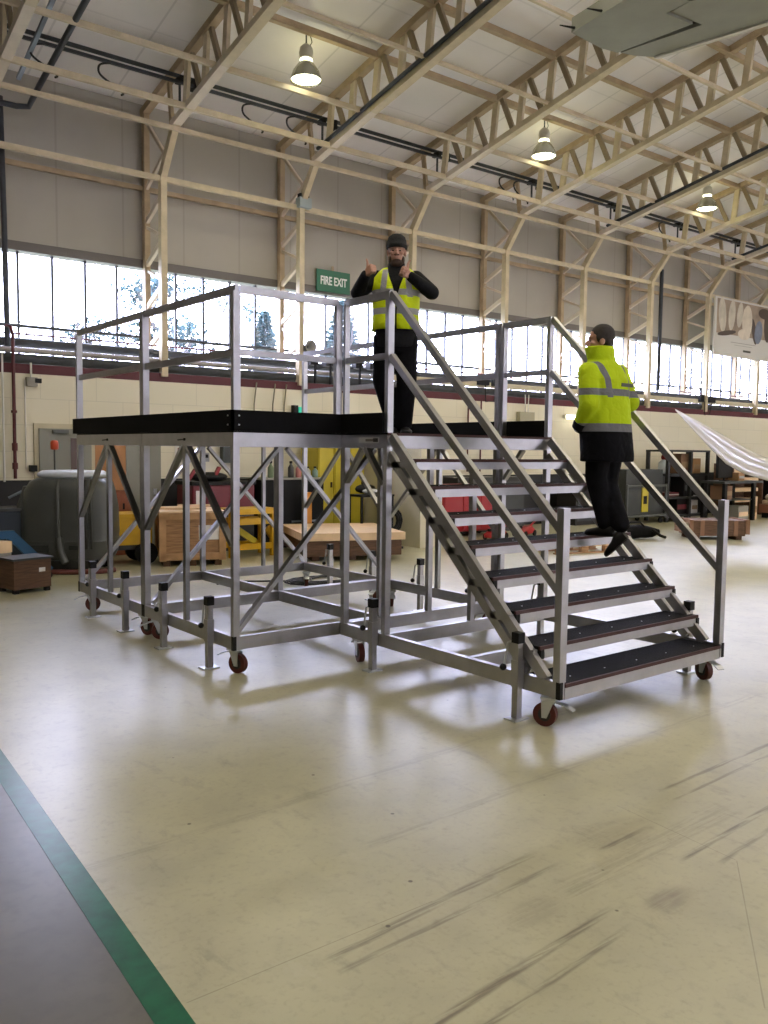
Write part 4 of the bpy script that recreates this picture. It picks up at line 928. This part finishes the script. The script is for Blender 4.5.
# ------------------------------------------------------------------ aircraft parts
C0 = V((-3.2099, -5.823, 1.7731)); KW = 1.53
def wp(x, y): q = C0+(V((x, y, 4.8))-C0)*KW; return (q.x, q.y)
ZW = 1.7731+(4.8-1.7731)*KW
t = thing('aircraft_wing', 'grey-green aircraft wing tip overhead at the top right', 'aircraft wing', (*wp(2.4, -2.0), ZW))
T0 = Matrix.Translation(-V((*wp(2.4, -2.0), ZW)))
WGM = mat('wing_grey', (.27, .275, .235), .45, 0, .08, 3)
def wprism(pts, z0, z1, m_, name):
    q = MB(); q.prism([wp(*p) for p in pts], ZW+z0, ZW+z1); q.v = [tuple(T0 @ V(v)) for v in q.v]; return q.build(name, m_, t)
wprism([(1.85, -1.64), (2.2, -1.63), (2.365, -1.665), (2.40, -2.272), (2.13, -2.235), (2.08, -2.6), (1.95, -3.6), (1.35, -3.6), (1.76, -2.16)], 0, .16, WGM, 'wing_skin')
wprism([(2.395, -1.67), (2.52, -1.71), (2.66, -1.80), (2.80, -2.61), (3.0, -3.8), (1.97, -3.8), (2.10, -2.6), (2.15, -2.255), (2.475, -2.30)], .012, .13, WGM, 'flap')
wprism([(2.36, -1.665), (2.40, -1.67), (2.48, -2.30), (2.39, -2.27)], .05, .09, BLKP, 'flap_gap')
wprism([(2.64, -1.80), (2.675, -1.812), (2.815, -2.61), (3.02, -3.8), (2.965, -3.8), (2.765, -2.61)], -.01, .11, mat('wing_edge', (.6, .58, .52), .35), 'trailing_edge')
for (a, b_) in (((1.68, -1.91), (1.87, -1.965)), ((1.72, -1.64), (1.92, -1.69))):
    q = MB(); p_, r_ = wp(*a), wp(*b_); q.tube([(p_[0], p_[1], ZW+.02), (r_[0], r_[1], ZW+.04)], [.006, .02], 6); q.v = [tuple(T0 @ V(v)) for v in q.v]; q.build('static_wick', BLKP, t)
q = MB(); p_ = wp(2.03, -2.5); q.cyl((p_[0], p_[1], ZW-.02), .06, .05, n=14); q.v = [tuple(T0 @ V(v)) for v in q.v]; q.build('hinge_fitting', BLKP, t)

# glossy white blade at right
def blade():
    L_ = [((14.71, 5.60, 2.79), .01, .01), ((14.68, 5.35, 2.63), .06, .03), ((14.66, 5.078, 2.447), .11, .045), ((14.633, 4.553, 2.08), .20, .06), ((14.559, 4.07, 1.775), .26, .075), ((14.474, 3.602, 1.565), .25, .085), ((14.443, 3.095, 1.42), .22, .09), ((14.39, 2.478, 1.259), .26, .1), ((14.3, 1.6, 1.1), .28, .11)]
    d = V((-.1, -1, -.45)).normalized(); side = V((1, .15, 0)).normalized(); upv = d.cross(side).normalized()
    if upv.z < 0: upv = -upv
    rings = []
    for (c, h, th) in L_:
        c = V(c); r = []
        for j in range(20):
            a = 2*PI*j/20; k = math.sin(a); e = math.cos(a); r.append(c+upv*(h*k)+side*(th*e*(1-.35*k)*(1+.35*math.cos(3*a))))
        rings.append(r)
    return MB().loft(rings)
t = thing('aircraft_fairing', 'long glossy white aircraft part slanting down to the right edge', 'aircraft part', (14.3, 2.4, 0))
q = blade(); q.v = [tuple(V(v)-V((14.3, 2.4, 0))) for v in q.v]; q.build('fairing_skin', mat('gloss_white', (.60, .56, .49), .12, 0, coat=.5), t)
MB().bb((-.25, -.8, 0), (.25, -.3, .06)).bb((-.05, -.6, .06), (.05, -.5, .95)).bb((-.2, -.7, .88), (.2, -.4, .94)).build('trestle', BLUE, t)

# ------------------------------------------------------------------ trees outside
def conifer(label, s, n, h, r, seed, dense=620, z0=-.12, rag=.6, grp='trees outside the window'):
    rnd = random.Random(seed)
    t = thing('tree', label, 'tree', W(s, n, z0), 0, grp)
    MB().tube([(0, 0, 0), (0, 0, h*.97)], [.16*h/8, .02], 8).build('trunk', BARK, t)
    q = MB()
    for k in range(dense*3):
        f = rnd.random()**.8; z = h*(.12+.86*f); rad = r*(1-f)**.75*(.35+.65*rnd.random())+.05; a = rnd.random()*2*PI
        c = V((rad*math.cos(a), rad*math.sin(a), z-rad*.25)); sz = .06+.11*rnd.random()
        d = V((math.cos(a), math.sin(a), -.3+.6*rnd.random())); u = V((-math.sin(a), math.cos(a), .3))
        p = [c-d*sz-u*sz*.4, c+d*sz*1.3, c-d*sz+u*sz*.5, c+V((0, 0, sz*.5))]
        q.add(p, [(0, 1, 3), (1, 2, 3), (0, 2, 1), (0, 3, 2)])
    q.build('foliage', FOLI, t); return t
def broad(label, s, n, h, r, seed, leaves=True, z0=-.12):
    rnd = random.Random(seed); t = thing('tree', label, 'tree', W(s, n, z0), 0, 'trees outside the window')
    q = MB(); tips = []
    def br(p, d, L_, rr, dep):
        e = p+d*L_; q.tube([p, (p+e)/2+V((rnd.uniform(-.05, .05),)*3)*L_, e], [rr, rr*.8, rr*.6], 5, False)
        if dep == 0: tips.append(e); return
        for k in range(3 if dep > 1 else 4):
            nd = (d+V((rnd.uniform(-.75, .75), rnd.uniform(-.75, .75), rnd.uniform(-.05, .55)))).normalized(); br(e, nd, L_*.68, rr*.55, dep-1)
    br(V((0, 0, 0)), V((0, 0, 1)), h*.34, .13, 4)
    q.build('branches', BARK, t)
    if leaves:
        f = MB()
        for e in tips:
            for k in range(11):
                c = e+V((rnd.gauss(0, .3), rnd.gauss(0, .3), rnd.gauss(0, .22))); sz = rnd.uniform(.05, .12)
                f.add([c+V((rnd.uniform(-sz, sz), rnd.uniform(-sz, sz), rnd.uniform(-sz, sz))) for _ in range(4)], [(0, 1, 2), (0, 2, 3), (1, 3, 2), (0, 3, 1)])
        f.build('foliage', FOLI, t)
    return t
conifer('narrow pointed conifer in the window beside the second roof frame', 16.1, -14, 7.1, 1.3, 3, 900)
broad('wide pine with layered branches in the window between the left handrail posts', 13.3, -14, 8.6, 2, 5)
broad('low bushy tree in the window left of the first column', 11.3, -14, 7.0, 2, 8)
conifer('bushy conifer in the window left of the man in the hat', 19.6, -14, 7.9, 2.0, 11, 1200)
broad('bare tree in the window beside the bushy conifer', 18.6, -12, 8.2, 2, 21, False)
broad('bare tree in the window at the left end', 8.6, -16, 7.5, 2, 23, False)
broad('bare tree in the window right of the man in the yellow coat', 42.5, -14, 7.5, 2, 29, False)
broad('bare tree in the window below the poster', 46.5, -15, 7.2, 2, 31, False)

# ------------------------------------------------------------------ people
SKIN = mat('skin', (.42, .22, .155), .5, 0, .06, 20)
def ell(c, rx, ry, n=20, tilt=None):
    out = [V((rx*math.cos(2*PI*j/n), ry*math.sin(2*PI*j/n), 0)) for j in range(n)]
    if tilt: out = [tilt @ v for v in out]
    return [V(c)+v for v in out]
def limb(mb, pts, rads, n=14):
    """closed capsule chain"""
    for i in range(len(pts)-1):
        p, q = V(pts[i]), V(pts[i+1]); r0, r1 = rads[i], rads[i+1]; mb.tube([p, q], [r0, r1], n)
    for p, r in zip(pts, rads): mb.ball(p, r*1.0, 7)
def fused(mb, name, mats, parent, vox, sm=2, poly=None):
    o = mb.build(name, mats, parent)
    r = o.modifiers.new('remesh', 'REMESH'); r.mode = 'VOXEL'; r.voxel_size = vox; r.use_smooth_shade = True
    if sm: s_ = o.modifiers.new('smooth', 'SMOOTH'); s_.iterations = sm; s_.factor = .5
    return o
def head_shape(mb, c, M, s=1.0):
    """skull, jaw, nose, brow, ears; M rotates about c; face looks along local -Y"""
    T = Matrix.Translation(V(c)) @ M
    mb.ball((0, .01, .045), (.076*s, .095*s, .095*s), 10, T)
    mb.ball((0, -.018, -.035), (.058*s, .070*s, .075*s), 9, T)
    mb.ball((0, -.055, -.085), (.030*s, .028*s, .026*s), 7, T)
    mb.ball((0, -.092, -.008), (.014, .018, .028), 7, T); mb.ball((0, -.100, -.022), (.017, .017, .013), 7, T)
    mb.ball((0, -.075, .036), (.052, .022, .014), 7, T)
    mb.ball((0, -.083, -.050), (.025, .013, .008), 6, T); mb.ball((0, -.081, -.062), (.022, .012, .008), 6, T)
    for sx in (-1, 1): mb.ball((sx*.078, .012, 0), (.012, .024, .034), 7, T); mb.ball((sx*.042, -.062, -.012), (.022, .022, .018), 6, T)
def hand(mb, wrist, M, curl, thumb_up=True, s=1.0, side=1):
    """palm along local +X from the wrist, back of hand +Z, thumb towards +Y*side; curl in radians for each finger joint"""
    T = Matrix.Translation(V(wrist)) @ M @ Matrix.Scale(s, 4)
    P = lambda *a: T @ V(a)
    mb.loft([[P(x, side*y*w_, z*h) for y, z in ((-1, -1), (1, -1), (1.15, 0), (1, 1), (-1, 1), (-1.15, 0))] for x, w_, h in ((-.02, .024, .020), (.02, .032, .018), (.06, .040, .016), (.09, .041, .013))])
    for k, (y, L_) in enumerate(((.031, .088), (.0105, .098), (-.0105, .092), (-.031, .073))):
        p = V((.088, side*y, .0)); d = 0; pts = [p]
        for seg, ln in enumerate((.45, .30, .25)):
            d += curl if not isinstance(curl, (list, tuple)) else curl[seg]
            p = p+V((math.cos(d), 0, -math.sin(d)))*(L_*ln); pts.append(p)
        limb(mb, [T @ q for q in pts], [.0095*s, .009*s, .0085*s, .007*s], 8)
    if thumb_up: tp = [(.02, side*.028, 0), (.045, side*.055, .004), (.052, side*.092, .006), (.046, side*.122, .004)]
    else: tp = [(.02, side*.028, 0), (.05, side*.050, -.008), (.085, side*.058, -.014), (.108, side*.050, -.018)]
    limb(mb, [P(*q) for q in tp], [.014*s, .0125*s, .011*s, .009*s], 8)
def torso_rings(spec): return [[V((cx+rx*math.copysign(abs(math.cos(2*PI*j/24))**.85, math.cos(2*PI*j/24)), cy+ry*math.copysign(abs(math.sin(2*PI*j/24))**.85, math.sin(2*PI*j/24)), z)) for j in range(24)] for (z, cx, cy, rx, ry) in spec]
def shoe(mb, heel, toe, w_=.045, h=.085):
    heel, toe = V(heel), V(toe); d = (toe-heel); L_ = d.length; d.normalize(); x = d.cross(V((0, 0, 1))).normalized(); u = x.cross(d).normalized()
    rings = []
    for f, ww, hh in ((0, .6, .75), (.06, .85, 1.0), (.3, .85, 1.05), (.5, .9, .75), (.75, 1.08, .58), (.92, .85, .48), (1, .45, .32)):
        c = heel+d*(f*L_); rings.append([c+x*(w_*ww*math.cos(2*PI*j/16))+u*(h*hh*(.5+.5*(math.sin(2*PI*j/16) if math.sin(2*PI*j/16) > -.5 else -1))) for j in range(16)])
    mb.loft(rings)
def stripe_material(name, base, bands, col=(.33, .33, .34), rough=.6, verts=(), lower=None):
    """bands: (z0,z1) across the cloth, verts: (axis x centre, half width, z0, z1, slope)"""
    m = D.materials.new(name); m.use_nodes = True; nt = m.node_tree; N = nt.nodes; L = nt.links; b = N['Principled BSDF']
    tc = N.new('ShaderNodeTexCoord'); sp = N.new('ShaderNodeSeparateXYZ'); L.new(tc.outputs['Object'], sp.inputs[0])
    def mt(op, a, c):
        x = N.new('ShaderNodeMath'); x.operation = op
        for i, q in enumerate((a, c)):
            if isinstance(q, (int, float)): x.inputs[i].default_value = q
            else: L.new(q, x.inputs[i])
        return x.outputs[0]
    tot = None
    for z0, z1, sx in bands:
        zz = mt('ADD', sp.outputs[2], mt('MULTIPLY', sp.outputs[0], sx))
        f = mt('MULTIPLY', mt('GREATER_THAN', zz, z0), mt('LESS_THAN', zz, z1)); tot = f if tot is None else mt('MAXIMUM', tot, f)
    for xc, hw, z0, z1, k in verts:
        xx = mt('ABSOLUTE', mt('SUBTRACT', sp.outputs[0], mt('ADD', xc, mt('MULTIPLY', mt('SUBTRACT', sp.outputs[2], z0), k))), 0)
        f = mt('MULTIPLY', mt('LESS_THAN', xx, hw), mt('MULTIPLY', mt('GREATER_THAN', sp.outputs[2], z0), mt('LESS_THAN', sp.outputs[2], z1))); tot = f if tot is None else mt('MAXIMUM', tot, f)
    x = N.new('ShaderNodeMix'); x.data_type = 'RGBA'; L.new(tot, x.inputs[0]); x.inputs[6].default_value = (*base, 1); x.inputs[7].default_value = (*col, 1); out = x.outputs[2]
    if lower:
        y = N.new('ShaderNodeMix'); y.data_type = 'RGBA'; L.new(mt('LESS_THAN', sp.outputs[2], lower[0]), y.inputs[0]); L.new(out, y.inputs[6]); y.inputs[7].default_value = (*lower[1], 1); out = y.outputs[2]
    L.new(out, b.inputs['Base Color']); b.inputs['Roughness'].default_value = rough; b.inputs['Specular IOR Level'].default_value = .15
    n = N.new('ShaderNodeTexNoise'); n.inputs['Scale'].default_value = 11; n.inputs['Detail'].default_value = 3; n.inputs['Distortion'].default_value = .6; L.new(tc.outputs['Object'], n.inputs[0])
    bp = N.new('ShaderNodeBump'); bp.inputs['Strength'].default_value = .6; bp.inputs['Distance'].default_value = .03; L.new(n.outputs[0], bp.inputs['Height']); L.new(bp.outputs[0], b.inputs['Normal'])
    return m
CLOTHD = mat('dark_cloth', (.006, .006, .008), .8, 0, .3, 14, bump=.5, bscale=25, spec=.2)
CLOTHT = mat('trouser_cloth', (.004, .004, .006), .85, 0, .3, 14, bump=.5, bscale=20, spec=.15)
HAIR = mat('dark_hair', (.02, .013, .01), .7, 0, .3, 60)

# man with both thumbs up, on the landing, facing the viewer
ang = math.atan2(-5.84, -4.84)+PI/2      # local -Y towards the camera
t = thing('person', 'man in a black hat and yellow vest on the platform, both thumbs up', 'person', (1.63, .05, ZD), ang); t.scale = (.968, .968, .965)
Z = 0
b = MB()
b.loft(torso_rings([(.84, 0, 0, .13, .10), (.95, 0, 0, .155, .115), (1.08, 0, -.01, .145, .11), (1.22, 0, -.005, .155, .115), (1.36, 0, 0, .165, .11), (1.44, 0, .005, .12, .085), (1.48, 0, .01, .06, .055)]))
limb(b, [(0, .012, 1.44), (0, -.005, 1.58)], [.056, .055])
head_shape(b, (0, -.015, 1.635), Matrix.Rotation(.0, 4, 'X'))
LS, LE, LW = (.175, .01, 1.415), (.320, -.10, 1.270), (.115, -.27, 1.385)   # his left (viewer's right)
RS, RE, RW = (-.175, .01, 1.415), (-.345, -.06, 1.270), (-.262, -.25, 1.40)
for A, B_, C_ in ((LS, LE, LW), (RS, RE, RW)): limb(b, [A, B_, C_], [.052, .042, .028])
for A, K_, F2 in (((.085, 0, .92), (.10, -.03, .50), (.085, .02, .09)), ((-.085, 0, .92), (-.115, .03, .50), (.0, .08, .09))): limb(b, [A, K_, F2], [.085, .058, .04])
# hands: fist with the thumb straight up
def frame(xd, yd):
    xd = V(xd).normalized(); yd = V(yd); yd = (yd-xd*xd.dot(yd)).normalized(); zd = xd.cross(yd); return Matrix((xd, yd, zd)).transposed().to_4x4()
hand(b, LW, frame((-.75, -.35, .35), (0.05, 0, 1)), [1.5, 1.6, 1.2], True, 1.0, 1)
hand(b, RW, frame((.45, -.6, .35), (.1, 0, 1)), [1.5, 1.6, 1.2], True, 1.0, 1)
fused(b, 'body', SKIN, t, .0065, 1)
j = MB()
j.loft(torso_rings([(.79, 0, 0, .185, .15), (.9, 0, 0, .188, .152), (1.08, 0, -.01, .180, .15), (1.22, 0, -.005, .185, .15), (1.36, 0, 0, .20, .145), (1.44, 0, .005, .155, .115), (1.50, 0, .01, .085, .085)]))
limb(j, [(0, .01, 1.46), (0, -.005, 1.53)], [.08, .078])
for A, B_, C_ in ((LS, LE, LW), (RS, RE, RW)):
    C2 = V(B_).lerp(V(C_), .93); limb(j, [A, B_, C2], [.074, .066, .047])
fused(j, 'jacket', CLOTHD, t, .011, 2)
VEST = stripe_material('hi_vis_vest', (.60, .72, .01), [(1.07, 1.125, 0), (1.235, 1.29, 0)], verts=[(.125, .026, 1.22, 1.47, -.12), (-.125, .026, 1.22, 1.47, .12)])
vm = MB()
def vring(z, rx, ry, cy=0, op=.0):
    # open front strip: from angle -90+op to 270-op
    out = []
    n = 30
    for i in range(n+1):
        a = -PI/2+op+(2*PI-2*op)*i/n; out.append(V((rx*math.copysign(abs(math.cos(a))**.85, math.cos(a)), cy+ry*math.copysign(abs(math.sin(a))**.85, math.sin(a)), z)))
    return out
rr = [vring(.94, .212, .175, 0, .03), vring(1.0, .207, .176, 0, .02), vring(1.08, .203, .174, -.01, .02), vring(1.22, .207, .174, -.005, .02), vring(1.32, .214, .170, 0, .12), vring(1.40, .205, .158, .0, .26), vring(1.455, .160, .135, .005, .42), vring(1.485, .125, .118, .01, .6)]
n = len(rr[0]); vs = [v for r_ in rr for v in r_]; fs = [(i*n+k, i*n+k+1, (i+1)*n+k+1, (i+1)*n+k) for i in range(len(rr)-1) for k in range(n-1)]
vm.add(vs, fs, True); o = vm.build('vest', VEST, t); so = o.modifiers.new('solid', 'SOLIDIFY'); so.thickness = .008; so.offset = 1
tr_ = MB(); tr_.loft(torso_rings([(.74, 0, 0, .165, .13), (.85, 0, 0, .172, .135), (.95, 0, 0, .165, .13)]))
for A, K_, F2 in (((.09, 0, .86), (.105, -.03, .50), (.085, .02, .10)), ((-.09, 0, .86), (-.115, .02, .50), (-.0, .07, .10))): limb(tr_, [A, K_, F2], [.115, .094, .078])
fused(tr_, 'trousers', CLOTHT, t, .011, 2)
s_ = MB(); shoe(s_, (.085, .09, 0), (.115, -.18, 0), .05, .1); s_.build('shoe', BLKP, t)
s_ = MB(); shoe(s_, (.0, .14, 0), (-.03, -.13, 0), .05, .1); s_.build('shoe', BLKP, t)
hm = MB(); HT = Matrix.Translation(V((0, -.012, 1.655)))
hm.lathe((0, 0, 0), [(.090, .012), (.099, .015), (.102, .035), (.100, .052), (.097, .055), (.094, .085), (.080, .118), (.05, .14), (.015, .148), (0, .148)], 24, HT @ Matrix.Diagonal((.93, 1.12, 1, 1)))
hm.build('knitted_hat', mat('knit_black', (.006, .006, .007), .9, 0, .2, 30, bump=.6, bscale=160), t)
bd = MB(); bd.ball((0, -.055, 1.535), (.056, .052, .040), 9); bd.ball((0, -.085, 1.555), (.04, .025, .012), 7)
for sx in (-1, 1): bd.ball((sx*.058, -.03, 1.565), (.016, .042, .042), 7)
bd.ball((0, -.104, 1.600), (.030, .010, .007), 6)
fused(bd, 'beard', mat('beard_hair', (.05, .025, .015), .8, 0, .3, 60), t, .005, 1)
ey = MB()
for sx in (-1, 1): ey.ball((sx*.032, -.088, 1.640), (.010, .006, .006), 6)
ey.build('eyes', BLKP, t)

# man climbing the stair, seen from behind-left, facing +Y
t = thing('person', 'man in a yellow and navy hooded safety coat climbing the staircase', 'person', (2.57, -1.50, 0), PI)
zf = ZD-RISE*4          # tread he stands on
zo = zf
b = MB()
hip = zo+.83
sh = zo+1.36
b.loft(torso_rings([(hip-.06, 0, .02, .13, .10), (hip+.05, 0, .01, .155, .115), (hip+.2, 0, -.0, .15, .11), (sh-.12, 0, -.03, .165, .115), (sh, 0, -.04, .13, .09), (sh+.05, 0, -.045, .06, .055)]))
limb(b, [(0, -.045, sh+.02), (0.0, -.06, sh+.15)], [.058, .055])
hr = Matrix.Rotation(.75, 4, 'Z') @ Matrix.Rotation(-.05, 4, 'X')
hc = (.01, -.07, sh+.205)
head_shape(b, hc, hr)
# his left is local +x (image left)
lS, lE, lW = (.19, -.03, sh-.05), (.245, .03, sh-.31), (.200, -.10, sh-.49)
rS, rE, rW = (-.19, -.03, sh-.04), (-.285, .03, sh-.27), (-.19, -.20, sh-.33)
limb(b, [lS, lE, lW], [.052, .042, .030]); limb(b, [rS, rE, rW], [.052, .042, .030])
hand(b, lW, frame((-.75, .1, -.5), (-.3, -.9, .3)), [.3, .3, .3], False, .9, 1)
hand(b, rW, frame((.5, -.85, -.1), (0, .1, 1)), [.9, .8, .5], False, 1.0, 1)
lH, lK, lA = (.085, .02, hip+.02), (.055, -.03, zo+.47), (.04, .07, zo+.09)
rH, rK, rA = (-.085, .02, hip+.02), (-.055, -.01, zo+.42), (.02, .20, zo+.07)
limb(b, [lH, lK, lA], [.09, .06, .042]); limb(b, [rH, rK, rA], [.09, .06, .042])
fused(b, 'body', SKIN, t, .0065, 1)
# coat
COATM = stripe_material('hi_vis_coat', (.46, .60, .012), [(sh-.235, sh-.18, 0), (sh-.525, sh-.455, 0)], verts=[(.12, .024, sh-.25, sh+.04, .10), (-.14, .024, sh-.25, sh+.04, -.04)], lower=(sh-.52, (.002, .002, .004)), col=(.17, .17, .18), rough=.85)
cm = MB()
cm.loft(torso_rings([(sh-.76, 0, .03, .238, .18), (sh-.70, 0, .03, .238, .18), (sh-.52, 0, .01, .232, .178), (sh-.30, 0, -.01, .222, .175), (sh-.10, 0, -.025, .225, .165), (sh+.01, 0, -.035, .165, .125), (sh+.06, .005, -.05, .110, .105), (sh+.17, 0.02, -.065, .112, .115)]))
lW2 = V(lE).lerp(V(lW), .92); rW2 = V(rE).lerp(V(rW), .9)
limb(cm, [lS, lE, lW2], [.088, .08, .060]); limb(cm, [rS, rE, rW2], [.088, .08, .060])
fused(cm, 'coat', COATM, t, .011, 2)
cf = MB(); cf.tube([V(lE).lerp(V(lW), .72), V(lE).lerp(V(lW), 1.0)], [.068, .062], 16); cf.build('cuff', CLOTHD, t)
cf = MB(); cf.tube([V(rE).lerp(V(rW), .8), V(rE).lerp(V(rW), .98)], [.066, .060], 16); cf.build('cuff', CLOTHD, t)
MB().box((-.075, .150, sh-.145), (.15, .006, .028), None).build('back_badge', mat('badge_dark', (.05, .06, .03), .5), t)
tr_ = MB(); tr_.loft(torso_rings([(hip-.12, 0, .02, .16, .13), (hip+.08, 0, .02, .165, .13)]))
limb(tr_, [lH, lK, V(lA)+V((0, 0, .02))], [.118, .090, .072]); limb(tr_, [rH, rK, V(rA)+V((0, 0, .03))], [.118, .090, .070])
fused(tr_, 'trousers', CLOTHT, t, .011, 2)
s_ = MB(); shoe(s_, (.04, .15, zf), (.05, -.12, zf), .05, .095); s_.build('shoe', BLKP, t)
s_ = MB(); shoe(s_, (.02, .27, zf+.0), (.06, .10, zf-.165), .05, .09); s_.build('shoe', BLKP, t)
hh = MB(); HT = Matrix.Translation(V(hc)) @ hr
hh.ball((0, .022, .062), (.083, .100, .092), 10, HT); hh.ball((0, .06, .0), (.076, .055, .075), 9, HT)
for sx in (-1, 1): hh.ball((sx*.068, .005, .03), (.018, .04, .045), 7, HT)
fused(hh, 'hair', HAIR, t, .006, 1)
ey = MB()
for sx in (-1, 1): ey.ball((sx*.032, -.075, .006), (.010, .006, .006), 6, HT)
ey.build('eyes', BLKP, t)
